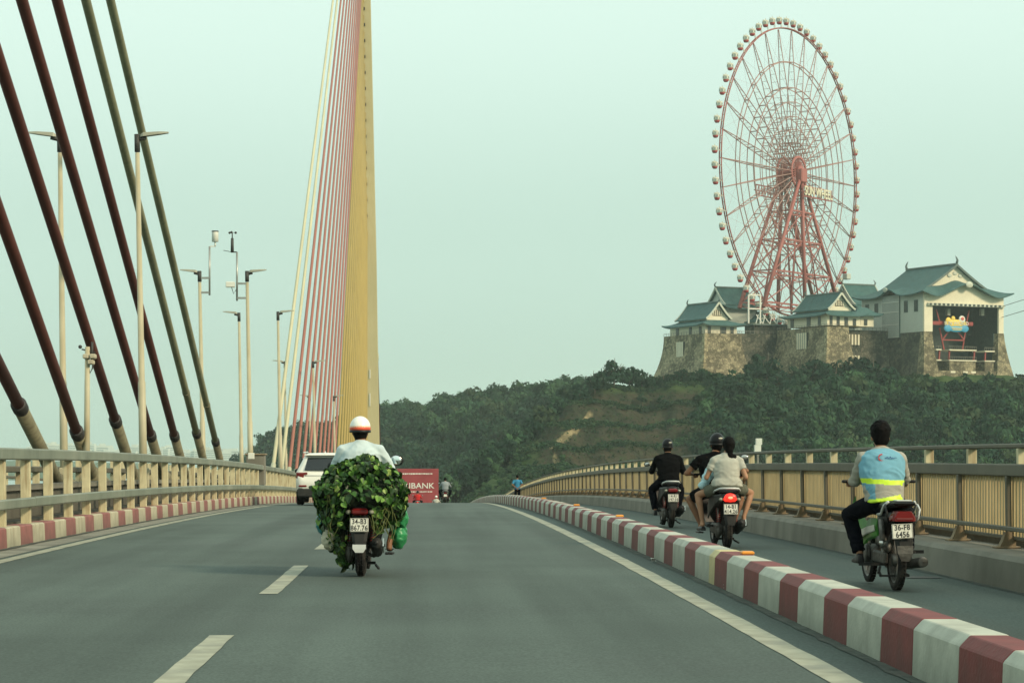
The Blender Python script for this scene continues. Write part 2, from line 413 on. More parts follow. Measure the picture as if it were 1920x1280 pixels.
while d < 200:
    e_ = min(d+9.95, 200)
    rail_seg(rr, 'top_rail', XRR-.07, XRR+.05, 1.335, 1.385, d, e_-.01, M_brail, .012)
    rail_seg(rr, 'broad_rail', XRR-.10, XRR+.06, 1.05, 1.175+random.uniform(-.003, .003), d, e_-.01, M_brail, .012)
    rail_seg(rr, 'thin_rail', XRR-.19, XRR-.145, .505, .55, d, e_-.01, M_brail, .008)
    rail_seg(rr, 'outer_beam', XRR+.12, XRR+.24, .22, .41, d, e_-.01, M_concd, .01)
    rail_seg(rr, 'low_rail', XRR-.04, XRR+.02, .40, .44, d, e_-.01, M_brail, .008)
    d = e_
m = MB(); bent = random.Random(3)
for b0 in BAL:
    for k in range(17):
        y = b0+.3+.07+k*.116; zz = deck(y); wob = bent.uniform(-.01, .01)
        m.box(XRR-.035, XRR+.0, y+wob, y+.062+wob, zz+.44, zz+1.05)
m.build('baluster', M_bal, rr, kind='stuff')
# flange and dark deck edge beyond the railing
m = MB(); m.sweep([(6.55, -1.2), (6.55, -.35), (6.75, -.35), (6.75, -1.2)], YS); m.build('deck_edge', M_concd, kind='structure')

# ------------------------------------------------------------------ stay cables
def px_on_plane(px, py):
    d = 7.1685*F/((VX-px)-LEAN*(VY-py)); z = CZ+(VY-py)*d/F
    return Vector((-7.15-LEAN*z, d, z))
near = [((75, 838), (0, 688), 'r'), ((155, 840), (0, 402), 'r'), ((235, 845), (0, 118), 'r'), ((293, 850), (41, 0), 'r'),
        ((337, 853), (107, 0), 'r'), ((380, 857), (161, 0), 'o'), ((412, 860), (207, 0), 'o')]
coll_px = [(36, 776), (146, 788), (216, 802), (283, 813), (327, 822), (368, 828), (404, 838)]
for i, (a, b, c) in enumerate(near):
    A = px_on_plane(*a); B = px_on_plane(*b); D = (B-A).normalized()
    A0 = A - D*((A.z-deck(A.y)-.1)/D.z)
    Ck = px_on_plane(*coll_px[i]); s = (Ck-A0).dot(D)
    col = 'dark red' if c == 'r' else 'olive grey'
    t = thing('stay_cable', f'thick {col} stay cable, {ORD[i]} from the left edge of the photograph', 'stay cable', A0, group='thick stay cables rising to the left')
    end = A0+D*((78-A0.z)/D.z)
    pts = [D*(s+(end-A0).length*q) for q in (0, .02, .05, .1, .2, .4, .7, 1)]
    r0 = .108 if c == 'r' else .104
    m = MB(); m.tube(pts, r0, 20); m.build('sheath', M_cr if c == 'r' else M_co, t)
    m = MB(); m.tube([D*0, D*(s-.12)], r0+.022, 20); m.build('boot', M_boot, t)
    m = MB(); m.tube([D*(s-.16), D*(s-.12), D*(s+.1), D*(s+.14)], [r0+.026, r0+.036, r0+.036, r0+.012], 20); m.build('collar', M_collar, t)
    m = MB(); m.bev(-.42, .42, -.55, .6, -.1, .58, .08); m.build('anchor_block', M_boot, t)
    m = MB(); m.tube([Vector((0, -.1, .35)), D*2.0], [.34, .17], 16); m.build('anchor_cone', M_boot, t)
    if c == 'o':
        m = MB(); m.tube([D*(s+2.9), D*(s+3.02)], r0+.012, 20); m.build('clamp', M_boot, t)
# fan ahead
TY = 272.
for i in range(28):
    d0 = 97+5.8*i; A0 = Vector((-7.15, d0, deck(d0)+.3)); zt = 84-2.02*i
    B = Vector((-7.15-LEAN*zt, TY-1., zt)); D = B-A0; L = D.length; D.normalize()
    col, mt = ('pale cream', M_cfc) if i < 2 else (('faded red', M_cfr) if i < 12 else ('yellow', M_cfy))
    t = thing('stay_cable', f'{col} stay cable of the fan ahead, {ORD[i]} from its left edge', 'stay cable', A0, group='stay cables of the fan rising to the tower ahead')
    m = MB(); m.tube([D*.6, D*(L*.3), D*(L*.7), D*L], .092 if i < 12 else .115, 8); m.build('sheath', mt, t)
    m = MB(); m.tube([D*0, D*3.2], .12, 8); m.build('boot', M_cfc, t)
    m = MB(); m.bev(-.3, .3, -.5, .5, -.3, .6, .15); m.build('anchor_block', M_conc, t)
for i in range(12):
    d0 = TY+12+5.8*i; A0 = Vector((-7.15, d0, deck(d0)+.3)); zt = 28+5*i
    B = Vector((-7.15-LEAN*zt, TY+1.5, zt)); D = B-A0; L = D.length; D.normalize()
    t = thing('stay_cable', f'dark red stay cable beyond the tower, {ORD[i]} from the tower', 'stay cable', A0, group='stay cables beyond the tower')
    m = MB(); m.tube([D*.6, D*L], .17, 8); m.build('sheath', M_cr, t)
    if i == 11:
        m = MB(); m.tube([D*(L*.30), D*(L*.30+1.1)], .24, 8); m.build('collar', M_cfc, t)
# tower
tw = thing('bridge_tower', 'tall slender yellowish concrete tower of the cable stayed bridge ahead', 'bridge tower', (-7.15, TY, 0))
m = MB()
def towring(z, x0, x1, y0=-1.6, y1=1.8): 
    s = -LEAN*max(z, 0)*.5
    return [Vector((x0+s, y0, z)), Vector((x1+s, y0, z)), Vector((x1+s, y1, z)), Vector((x0+s, y1, z))]
def tx(px): return (px-VX)*(TY-1.6)/F+7.15
m.rings([towring(-60, tx(682), tx(713)), towring(-8, tx(682), tx(713)), towring(6, tx(682), tx(710)), towring(25, tx(682)+.2, tx(705)+.2), towring(57.8, tx(675)+.46, tx(694)+.46), towring(92, tx(672)+.75, tx(684)+.75)])
m.build('pylon', M_tow, tw)
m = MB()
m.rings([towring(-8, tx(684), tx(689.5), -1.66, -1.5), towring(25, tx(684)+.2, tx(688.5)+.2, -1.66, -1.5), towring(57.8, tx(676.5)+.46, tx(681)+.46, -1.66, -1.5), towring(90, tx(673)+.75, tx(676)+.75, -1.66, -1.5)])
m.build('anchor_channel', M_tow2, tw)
m = MB(); m.bev(-.24, .24, -.3, 0, -.16, .10, .03); am = m.build('anchor_plate', M_dk).data; drop_template(am)
for i in range(28):
    z = 84-2.02*i; inst('anchor_plate', am, tw, ((tx(686) if z < 25 else tx(686)+(tx(679)-tx(686))*(z-25)/33)-LEAN*z*.5+.1+.0095*z, -1.62, z+.6), scale=(.55, 1, 1.4))
m = MB(); m.box(-.09, .02, -1.72, -1.6, 6, 7.6); m.box(-.09, .02, -1.72, -1.6, 9.5, 10.6); m.build('warning_plate', M_wht, tw)

# ------------------------------------------------------------------ lamp posts
def lamp(px_b, px_t, py_t, X, arm, label, width=.13, sensors=None):
    d = -X*F/(VX-px_b); zt = CZ+(VY-py_t)*d/F; xt = (px_t-VX)*d/F
    b = Vector((X, d, deck(d)+.3)); t = Vector((xt, d, zt)) - b
    o = thing('lamp_post', label, 'lamp post', b, group='lamp posts along the median')
    m = MB(); m.tube([Vector((0, 0, 0)), t*.33, t*.331, t*.95], [width*.88, width*.8, width*.68, width*.48], 14); m.build('pole', M_pole, o)
    m = MB(); m.tube([t*.952, t], [width*.6, width*.6], 10); m.tube([t*.985, t*.985+Vector((arm*.2, 0, .05))], .045, 8); m.build('bracket', M_dk, o)
    m = MB(); a = t*.985+Vector((arm*.08, 0, .06))
    m.rings([[a+Vector((arm*u, w*q, h*s_+u*.14)) for q, s_ in ((-1, 0), (1, 0), (.7, 1), (-.7, 1))] for u, w, h in ((0, .06, .06), (.06, .10, .09), (.42, .10, .06), (.62, .05, .03))])
    m.build('lamp_head', M_lampm, o)
    m = MB(); m.bev(-.11, .11, -.1, .1, .35, .8, .02); m.build('base_plate', M_pole, o)
    if sensors:
        K = .48; q = t*.985+Vector((sensors*.36, 0, -.75 if sensors > 0 else -.95)); up = Vector((0, 0, 1)); rt = Vector((1, 0, 0))
        H = 1.75
        m = MB(); m.tube([q, q+up*H], .035, 8)
        for h in (.1, .62): m.bar(q+up*h, q+up*h-rt*(sensors*.36), .07, .07)
        m.build('sensor_mast', M_steel, o)
        top = q+up*H
        if sensors > 0:
            c = top+rt*.2
            m = MB(); m.bar(top, c, .04); m.tube([c, c+up*.15], .03, 8)
            m.lathe([(.02, .15), (.12, .17), (.12, .50), (.115, .52)], M=Matrix.Translation(c)); m.build('rain_gauge', M_wht, o)
            m = MB(); m.lathe([(.125, .52), (.125, .56)], M=Matrix.Translation(c)); m.build('gauge_rim', M_dk, o)
        else:
            m = MB(); m.bar(top, top-rt*.22, .04)
            c = top-rt*.17
            m.tube([c, c+up*.5], [.06, .05], 8); m.bar(c+Vector((-.32, 0, .06)), c, .02)
            m.tube([c+up*.5, c+up*.72], .02, 6)
            for k in range(3):
                a_ = 2*pi*k/3+.4; m.bar(c+up*.70, c+Vector((.12*cos(a_), .12*sin(a_), .70)), .012)
                m.ell(c+Vector((.13*cos(a_), .13*sin(a_), .70)), (.045, .045, .045), nu=8, nv=5)
            m.build('anemometer', M_dk, o)
            m = MB(); m.bev(-.16, .16, -.1, .1, -.1, .1, .02, M=Matrix.Translation(q+Vector((-.24, 0, .58)))); m.build('sensor_box', M_wht, o)
            m = MB(); m.tube([q+Vector((-.2, 0, .5)), q+Vector((-.12, 0, .25)), q+Vector((-.03, 0, .4))], .014, 6); m.build('cable', M_dk, o)
    return o
XA, XBp = -8.0, -6.31
lamp(270, 257, 252, XBp, 1, 'tall lamp post between the thick cables with its head pointing right', .105)
lamp(121, 112, 252, XA, -1, 'tall lamp post at the far left with its head pointing left', .105)
lamp(382, 374, 508, XA, -1, 'lamp post with a white rain gauge on a side mast', .12, sensors=1)
lamp(471, 463, 508, XBp, 1, 'lamp post with an anemometer mast and a white box', .12, sensors=-1)
lamp(454, 448, 586, XA, -1, 'lamp post just left of the anemometer post with its head pointing left', .11)
lamp(527, 521, 584, XBp, 1, 'lamp post left of the pale cables with its head pointing right', .11)
lamp(537, 534, 677, XA, -1, 'distant lamp post in front of the cream cables pointing left', .11)
lamp(592, 587, 677, XBp, 1, 'distant lamp post among the red cables pointing right', .11)
lamp(583, 581, 742, XA, -1, 'small far lamp post among the red cables pointing left', .11)
lamp(629, 626, 742, XBp, 1, 'small far lamp post at the edge of the yellow cables pointing right', .11)
# camera pole
d = 44.; b = P(162, 850, d); b.z = deck(d)+.3
cp = thing('camera_pole', 'short cream pole carrying cameras between the first two thick cables', 'camera pole', b)
t = P(164, 650, d)-b
m = MB(); m.tube([Vector((0, 0, 0)), t], [.075, .05], 10); m.build('pole', M_pole, cp)
m = MB(); m.bar(t+Vector((-.12, 0, -.05)), t+Vector((.16, 0, -.12)), .03); m.tube([t+Vector((.1, 0, .1)), t+Vector((.09, 0, -.3))], .025, 6); m.ell(t+Vector((-.15, 0, 0)), (.04, .04, .04)); m.build('bracket', M_dk, cp)
for dx, dz in ((-.02, -.2), (.12, -.2), (.08, -.32)):
    m = MB(); m.bev(-.06, .06, -.12, .12, -.05, .05, .02, M=Matrix.Translation(t+Vector((dx, -.02, dz)))); m.build('camera', M_whitel, cp)
m = MB(); m.tube([t+Vector((.02, 0, -.35)), t+Vector((.05, 0, -.55)), t+Vector((.1, 0, -.45)), t+Vector((.12, 0, -.3))], .015, 6); m.build('cable', M_dk, cp)
# electrical box and small pier by the anemometer post
bx = thing('equipment_pier', 'small tan concrete pier beside the anemometer lamp post behind the railing', 'pier', P(480, 878, 77))
m = MB(); m.bev(-.33, .33, -.4, .4, -.6, .48, .03); m.build('pier_body', M_conc, bx)
m = MB(); m.bev(-.38, .38, -.45, .45, .481, .54, .02); m.build('pier_cap', M_stub, bx)
eb = thing('electrical_box', 'small white electrical box fixed on the anemometer lamp post', 'box', P(471, 854, 76.2))
m = MB(); m.bev(-.11, .11, -.08, .08, -.12, .10, .01); m.build('cabinet', M_wht, eb); m = MB(); m.bev(-.09, .09, -.086, -.081, -.1, .08, .002); m.build('door', M_wht, eb)
# bits of litter by the barrier
for px, py, lab in ((1225, 1055, 'scrap of pale litter lying at the foot of the striped barrier'), (1362, 1105, 'dark scrap of litter lying by the striped barrier')):
    h = py-830; Fq = (h+sqrt(h*h-4*1.32*2376))/2.64; d = F/Fq
    m = MB()
    for k in range(5):
        a = random.uniform(0, 6); m.add([Vector((.035*cos(a+q)*random.uniform(.6, 1.2), .05*sin(a+q), random.uniform(.0, .05))) for q in (0, 1.5, 3, 4.5)], [(0, 1, 2, 3)])
    o = m.build('litter', M_wht if 'pale' in lab else M_steel); o.location = ((px-VX)*d/F, d, deck(d)+.012); tag(o, lab, 'litter')
mh = strip('drain_cover', 4.95, 5.3, 21.9, 22.25, 0, M_dk, .006)

# ================================================================== far land
M_leaf = mat('forest_leaves', (.040, .078, .030), .8, var=.45, vs=.035, spec=.2)
M_leaf2 = mat('dark_tree_leaves', (.020, .042, .018), .8, var=.4, vs=.1, spec=.2)
M_leaf3 = mat('distant_leaves', (.040, .080, .038), .85, var=.4, vs=.02, spec=.1)
M_bush = mat('bush_leaves', (.060, .105, .030), .8, var=.4, vs=.08, spec=.2)
M_trunk = mat('trunk_bark', (.10, .08, .055), .9, var=.3, vs=3, bump=.3, bs=20)
M_sea = mat('sea_water', (.16, .24, .22), .22, var=.08, vs=.02, bump=.25, bs=.4, dist=.3)

sea = MB(); sea.box(-9000, 9000, -500, 14000, -52, -51); sea.build('sea', M_sea, kind='structure')

def lerp_tab(tab, x):
    if x <= tab[0][0]: return tab[0][1]
    for (a, b), (c, d) in zip(tab, tab[1:]):
        if x <= c: return b+(d-b)*(x-a)/(c-a)
    return tab[-1][1]
def sstep(a, b, x):
    t = max(0, min(1, (x-a)/(b-a))); return t*t*(3-2*t)
crestB = [(780, 985), (840, 950), (880, 925), (910, 905), (940, 885), (980, 850), (1020, 815), (1050, 785), (1075, 762), (1100, 746), (1150, 733), (1200, 725), (1260, 712), (1400, 706), (1600, 706), (1750, 706), (1880, 706), (1960, 712), (2100, 722), (2400, 760)]
distB = [(780, 560), (900, 590), (1000, 640), (1100, 700), (1240, 728), (1900, 738), (2400, 745)]
def hill_B(px, d):
    """ground height on the castle hill in view direction px at distance d"""
    Dc = lerp_tab(distB, px); zc = CZ-(lerp_tab(crestB, px)-VY)*Dc/F
    base = -50
    if d < Dc:
        t = max(0, (d-(Dc-300))/300); z = base+(zc-base)*t**1.05
    else:
        z = zc
        back = Dc+max(6, (px-1120)*.62) if px > 1120 else Dc+8
        if d > back: z = zc-(d-back)*.45
    z = max(z, base-1)
    w = sstep(930, 1030, px)*(1-sstep(1290, 1400, px))
    if w > 0 and d < Dc:
        H = 6.4; off = .004*(px-1100)
        q = (z-off)/H; f = q-math.floor(q)
        z = z+w*.85*((math.floor(q)+sstep(.30, .62, f))*H+off-z)
    flat = sstep(0, 30, d-Dc)
    z += (1-flat*.9)*(noise.noise(Vector((px*.012, d*.02, 1)))*2.2+noise.noise(Vector((px*.05, d*.06, 4)))*.7)
    return z
crestA = [(330, 900), (400, 893), (440, 886), (462, 872), (486, 858), (520, 838), (560, 824), (590, 818), (640, 812), (700, 796), (720, 788), (760, 782), (800, 776), (850, 767), (900, 761), (950, 756), (1000, 752), (1060, 746), (1110, 744), (1200, 755), (1300, 790), (1400, 850)]
def hill_A(px, d):
    Dc = 1150-.25*(px-700) if px > 640 else 1165+.6*(640-px)
    zc = CZ-(lerp_tab(crestA, px)-VY)*Dc/F
    base = -52
    if d < Dc:
        t = max(0, (d-(Dc-380))/380); z = base+(zc-base)*sin(t*pi/2)**1.1
    else: z = zc-(d-Dc)*.4
    z = max(z, base)
    z += noise.noise(Vector((px*.012, d*.012, 7)))*3*sstep(-52, -40, z)+noise.noise(Vector((px*.04, d*.04, 9)))*1.2
    return z
def terrain(name, fn, p0, p1, ps, d0, d1, ds, mt, attr=None):
    pxs = rng(p0, p1, ps); dd = rng(d0, d1, ds); v = []; at = []
    for d in dd:
        for p in pxs:
            v.append(((p-VX)*d/F, d, fn(p, d)))
            if attr: at.append(attr(p, d, v[-1][2]))
    n = len(pxs); f = [(i*n+j, i*n+j+1, (i+1)*n+j+1, (i+1)*n+j) for i in range(len(dd)-1) for j in range(n-1)]
    me = bpy.data.meshes.new(name); me.from_pydata(v, [], f); me.materials.append(mt)
    me.polygons.foreach_set('use_smooth', [True]*len(f))
    if attr:
        a = me.attributes.new('soil', 'FLOAT', 'POINT'); a.data.foreach_set('value', at)
    o = bpy.data.objects.new(name, me); COL.objects.link(o); o['kind'] = 'structure'; return o
def terr_mat():
    m = bpy.data.materials.new('hill_ground'); m.use_nodes = True; n = m.node_tree.nodes; l = m.node_tree.links; b = n['Principled BSDF']
    b.inputs['Roughness'].default_value = .95; b.inputs['Specular IOR Level'].default_value = .1
    g = n.new('ShaderNodeNewGeometry'); sx = n.new('ShaderNodeSeparateXYZ'); l.new(g.outputs['True Normal'], sx.inputs[0])
    tc = n.new('ShaderNodeTexCoord')
    def nz(s, det=5, sc3=(1, 1, 1)):
        a = n.new('ShaderNodeMapping'); a.inputs['Scale'].default_value = sc3; l.new(tc.outputs['Object'], a.inputs[0])
        t = n.new('ShaderNodeTexNoise'); t.inputs['Scale'].default_value = s; t.inputs['Detail'].default_value = det; l.new(a.outputs[0], t.inputs[0]); return t.outputs[0]
    def mix(f, a, c):
        x = n.new('ShaderNodeMix'); x.data_type = 'RGBA'
        if isinstance(f, float): x.inputs[0].default_value = f
        else: l.new(f, x.inputs[0])
        for i, v in ((6, a), (7, c)):
            if isinstance(v, tuple): x.inputs[i].default_value = (*v, 1)
            else: l.new(v, x.inputs[i])
        return x.outputs[2]
    def mrr(s, a, c, o0=0., o1=1.):
        x = n.new('ShaderNodeMapRange'); l.new(s, x.inputs[0]); x.inputs[1].default_value = a; x.inputs[2].default_value = c; x.inputs[3].default_value = o0; x.inputs[4].default_value = o1; return x.outputs[0]
    grass = mix(mrr(nz(.15), .35, .65), (.028, .055, .020), (.060, .095, .030))
    soil = mix(mrr(nz(.25, 6, (1, 1, .35)), .35, .62), (.022, .027, .017), (.050, .044, .028))
    soil = mix(mrr(nz(.9, 4, (1, 1, .2)), .52, .7), soil, (.035, .055, .024))
    at = n.new('ShaderNodeAttribute'); at.attribute_name = 'soil'
    st = mrr(sx.outputs[2], .985, .93)
    mu = n.new('ShaderNodeMath'); mu.operation = 'MULTIPLY'; l.new(st, mu.inputs[0]); l.new(mrr(at.outputs['Fac'], 0., .5), mu.inputs[1])
    c = mix(mu.outputs[0], grass, soil)
    c = mix(mrr(at.outputs['Fac'], 1.4, 2.), c, mix(mrr(nz(.5), .4, .6), (.30, .24, .13), (.16, .13, .07)))
    l.new(c, b.inputs['Base Color'])
    bp = n.new('ShaderNodeBump'); bp.inputs['Strength'].default_value = .8; bp.inputs['Distance'].default_value = 1.2
    l.new(nz(.6, 6), bp.inputs['Height']); l.new(bp.outputs[0], b.inputs['Normal'])
    return m
def seg_d(p, a, b):
    p, a, b = Vector(p), Vector(a), Vector(b); t = max(0, min(1, (p-a).dot(b-a)/(b-a).length_squared)); return (p-(a+(b-a)*t)).length
def soil_at(px, d, z):
    py = VY-(z-CZ)*F/d
    s = sstep(985, 1050, px)*(1-sstep(1310, 1370, px+10*sin(py*.1)))*sstep(728, 752, py)
    q = min(seg_d((px, py), (1035, 838), (1085, 800)), seg_d((px, py), (1085, 800), (1112, 772))*1.7)
    if d > 600: s += max(0, 2*(1-q/(9+5*noise.noise(Vector((px*.1, py*.1, 0)))))) if q < 9 else 0
    q = seg_d((px, py), (1040, 858), (1050, 890))
    if q < 9 and d > 540: s += 1.2*(1-q/11)
    return s
M_terr = terr_mat()
hB = terrain('hill_terrain', hill_B, 780, 2400, 7, 400, 1000, 3.0, M_terr, soil_at)
hA = terrain('hill_terrain', hill_A, 330, 1420, 9, 760, 1800, 12, M_terr, lambda p, d, z: 0.)

# ------------------------------------------------------------------ foliage
def crown_pts(n, R, H, lumps, rs, size):
    """leaf clumps through an uneven crown: list of quads (n,4,3)"""
    L = []
    for i in range(lumps):
        a = rs.uniform(0, 2*pi); r = R*sqrt(rs.uniform(0, 1))*.62; hz = rs.uniform(.25, .9)*H
        rr_ = R*rs.uniform(.34, .6)*(1.1-.35*hz/H); L.append((r*cos(a), r*sin(a), hz, rr_))
    L = np.array(L); k = rs.randint(0, len(L), n)
    dirs = rs.normal(size=(n, 3)); dirs /= np.linalg.norm(dirs, axis=1)[:, None]; dirs[:, 2] = np.where(dirs[:, 2] < -.3, -dirs[:, 2], dirs[:, 2])
    rad = L[k, 3]*rs.uniform(.6, 1.05, n)
    c = L[k, :3]+dirs*rad[:, None]*np.array([1, 1, .8])
    nrm = dirs+rs.normal(size=(n, 3))*.42; nrm /= np.linalg.norm(nrm, axis=1)[:, None]
    t = np.cross(nrm, rs.normal(size=(n, 3))); t /= np.linalg.norm(t, axis=1)[:, None]; b = np.cross(nrm, t)
    s = size*rs.uniform(.6, 1.35, n)[:, None]
    j = lambda: rs.uniform(.6, 1.2, n)[:, None]
    return np.stack([c-t*s*j(), c-b*s*.7*j(), c+t*s*j(), c+b*s*.7*j()], axis=1)
def quads_mesh(name, Q, mt, mi=None):
    n = len(Q); me = bpy.data.meshes.new(name)
    me.vertices.add(n*4); me.vertices.foreach_set('co', Q.reshape(-1).astype(np.float32))
    me.loops.add(n*4); me.loops.foreach_set('vertex_index', np.arange(n*4, dtype=np.int32))
    me.polygons.add(n); me.polygons.foreach_set('loop_start', np.arange(0, n*4, 4, dtype=np.int32))
    try: me.polygons.foreach_set('loop_total', np.full(n, 4, dtype=np.int32))
    except Exception: pass
    for q in (mt if isinstance(mt, (list, tuple)) else [mt]): me.materials.append(q)
    if mi is not None: me.polygons.foreach_set('material_index', mi.astype(np.int32))
    me.update(calc_edges=True); return me
rs = np.random.RandomState(11)
def forest(name, spots, mts, n, size, kind='stuff'):
    """spots: x,y,z,R,H,mi"""
    protos = [crown_pts(n, 1., 1.5, 9, rs, size) for _ in range(10)]; big = [crown_pts(n*3, 1., 1.5, 13, rs, size*.58) for _ in range(8)]; cut = np.percentile([q_[3] for q_ in spots], 62)
    Q = []; MI = []
    for (x, y, z, R, H, mi) in spots:
        p = protos[rs.randint(10)] if R < cut else big[rs.randint(8)]; a = rs.uniform(0, 6.28); c, s = cos(a), sin(a)
        q = p.copy(); x0 = q[..., 0]*c-q[..., 1]*s; y0 = q[..., 0]*s+q[..., 1]*c
        q = np.stack([x0*R+x, y0*R+y, q[..., 2]*H/1.5+z], axis=-1); Q.append(q); MI.append(np.full(len(q), mi))
    me = quads_mesh(name, np.concatenate(Q), mts, np.concatenate(MI))
    o = bpy.data.objects.new(name, me); COL.objects.link(o); o['kind'] = kind; return o
# shades of real kinds of tree
M_lv = [mat('leaves_dark', (.010, .034, .018), .8, var=.3, vs=.05, spec=.2), mat('leaves_mid', (.020, .055, .027), .8, var=.3, vs=.05, spec=.2),
        mat('leaves_light', (.037, .084, .035), .8, var=.3, vs=.05, spec=.2), mat('leaves_olive', (.036, .060, .027), .8, var=.3, vs=.05, spec=.2)]
sp = []
for i in range(3300):
    px = rs.uniform(1290, 1990); d = rs.uniform(575, 728)
    if px < 1360 and rs.uniform() > (px-1290)/70: continue
    z = hill_B(px, d); py = VY-(z-CZ)*F/d
    if py > 960: continue
    if d > 716 and rs.uniform() > .3: continue
    Rr = rs.choice([rs.uniform(1.2, 2.4), rs.uniform(2.2, 3.8), rs.uniform(3.6, 5.6)], p=[.4, .35, .25])*(1 if d < 700 else .6)
    sp.append(((px-VX)*d/F, d, z-Rr*.5, Rr, Rr*rs.uniform(1.4, 2.3), rs.choice(4, p=[.34, .34, .17, .15])))
for i in range(900):   # lower left flank and green bank
    px = rs.uniform(850, 1060); d = rs.uniform(520, 690); z = hill_B(px, d); py = VY-(z-CZ)*F/d
    cy = lerp_tab(crestB, px)
    if py > 960 or d > lerp_tab(distB, px): continue
    if px > 900 and py < 860: continue
    Rr = rs.uniform(.6, 1.4) if py > 870 else rs.uniform(1., 2.2)
    sp.append(((px-VX)*d/F, d, z-Rr*.4, Rr, Rr*1.3, rs.choice(4, p=[.15, .3, .4, .15])))
forest('hill_forest', sp, M_lv, 125, .24)
sp = []
for i in range(2300):
    px = rs.uniform(425, 1120); Dc = 1150-.25*(px-700) if px > 640 else 1165+.6*(640-px)
    d = rs.uniform(Dc-290, Dc+8); z = hill_A(px, d); py = VY-(z-CZ)*F/d
    if py > 965 or z < -48: continue
    Rr = rs.choice([rs.uniform(2.6, 4.), rs.uniform(4., 7.5)])
    sp.append(((px-VX)*d/F, d, z-Rr*.7, Rr, Rr*rs.uniform(1.5, 2.1), rs.choice(4, p=[.2, .45, .25, .1])))
forest('distant_forest', sp, M_lv, 105, .22)
sp = []     # dark wooded flank between the two hills
for i in range(500):
    t = rs.uniform(); px = 760+t*330+rs.uniform(-45, 45); py0 = 935-t*215+rs.uniform(-8, 45)
    Dc = lerp_tab(distB, px); d = Dc+rs.uniform(10, 55)
    z = CZ-(py0-VY)*d/F
    zt = CZ-(lerp_tab(crestB, px)-VY)*Dc/F
    Rr = rs.uniform(2.2, 4.2)
    if z > zt+5.5 or px > 1075: continue
    sp.append(((px-VX)*d/F, d, z-Rr, Rr, Rr*1.9, rs.choice(4, p=[.6, .3, .05, .05])))
forest('flank_wood', sp, M_lv, 100, .27)
# scrub on the terraces (ledges greener)
Q = []
for i in range(19000):
    px = rs.uniform(960, 1420); d = rs.uniform(560, 735); Dc = lerp_tab(distB, px)
    if d > Dc+8: continue
    z = hill_B(px, d); z2 = hill_B(px, d+2.5); steep = (z2-z)/2.5
    if steep > .35 and rs.uniform() > .42: continue
    py = VY-(z-CZ)*F/d
    if py > 920: continue
    s_ = rs.uniform(.3, 1.0)*(1.0 if steep < .3 else .55)
    q = crown_pts(14, s_, s_*1.3, 2, rs, .34*s_+.08); q += np.array([(px-VX)*d/F, d, z]); Q.append((q, rs.choice(4, p=[.2, .3, .2, .3])))
me = quads_mesh('hillside_scrub', np.concatenate([q for q, _ in Q]), M_lv, np.concatenate([np.full(len(q), m_) for q, m_ in Q]))
o = bpy.data.objects.new('hillside_scrub', me); COL.objects.link(o); o['kind'] = 'stuff'

# single trees
def tree_meshes(R, H, th, n, size, mt, seed, spread=.9, lumps=11):
    r = np.random.RandomState(seed)
    Q = crown_pts(n, R, H, lumps, r, size); Q[..., 2] += th*.15
    cm = quads_mesh('crown', Q, [mt, M_lv[0]], (r.uniform(size=len(Q)) < .35).astype(int))
    m = MB(); lean = (r.uniform(-.3, .3), r.uniform(-.3, .3))
    m.tube([(0, 0, -2.5), (0, 0, 0), (lean[0]*.5, lean[1]*.5, th*.6), (lean[0], lean[1], th*1.1), (lean[0]*1.4, lean[1], th*.8+H*.7)], [.3*R/4, .26*R/4, .2*R/4, .15*R/4, .04], 7)
    for k in range(5):
        a = k*1.3+r.uniform(-.3, .3); z0 = th*(.7+.12*k); m.tube([(lean[0], lean[1], z0), (R*.3*cos(a), R*.3*sin(a), z0+H*.2), (R*spread*.62*cos(a), R*spread*.62*sin(a), z0+H*.42)], [.13*R/4, .09*R/4, .03], 5)
    o = m.build('trunk', M_trunk); tm = o.data; bpy.data.objects.remove(o)
    return cm, tm
TP = [tree_meshes(3.6, 5.6, 2.0, 620, .42, M_lv[0], 1), tree_meshes(3.2, 5.0, 1.6, 560, .40, M_lv[0], 2), tree_meshes(2.8, 3.8, 1.4, 360, .36, M_lv[1], 3),
      tree_meshes(4.2, 4.6, 4.0, 380, .45, M_lv[1], 4, lumps=7), tree_meshes(2.0, 2.6, 1.0, 260, .30, M_lv[2], 5)]
def tree(px, py, d, k, s, label, group, ground=None):
    g = P(px, py, d)
    if ground: g.z = ground(px, d)-1.0
    o = thing('tree', label, 'tree', g, (0, 0, rs.uniform(0, 6)), group)
    o.scale = (s, s, s*rs.uniform(.9, 1.1)); inst('crown', TP[k][0], o); inst('trunk', TP[k][1], o); return o
sky_t = [(1090, 733, 1.0, 1), (1116, 728, 1.15, 0), (1150, 720, 1.35, 0), (1182, 716, 1.1, 1), (1204, 712, 1.0, 0), (1226, 706, .85, 2)]
for i, (px, py, s, k) in enumerate(sky_t):
    tree(px, py, lerp_tab(distB, px)-3+rs.uniform(-3, 3), k, s*1.35, f'dark round tree on the ridge left of the stone castle, {ORD[i]} from the left', 'dark ridge trees left of the castle', hill_B)
for i, (px, py, s) in enumerate([(1024, 752, 1.0), (1044, 750, .9), (1064, 748, 1.05), (1080, 748, .8)]):
    tree(px, py+14, 905, 0, s*1.1, f'open crowned tree on the saddle between the hills, {ORD[i]} from the left', 'open trees on the saddle')
i = 0
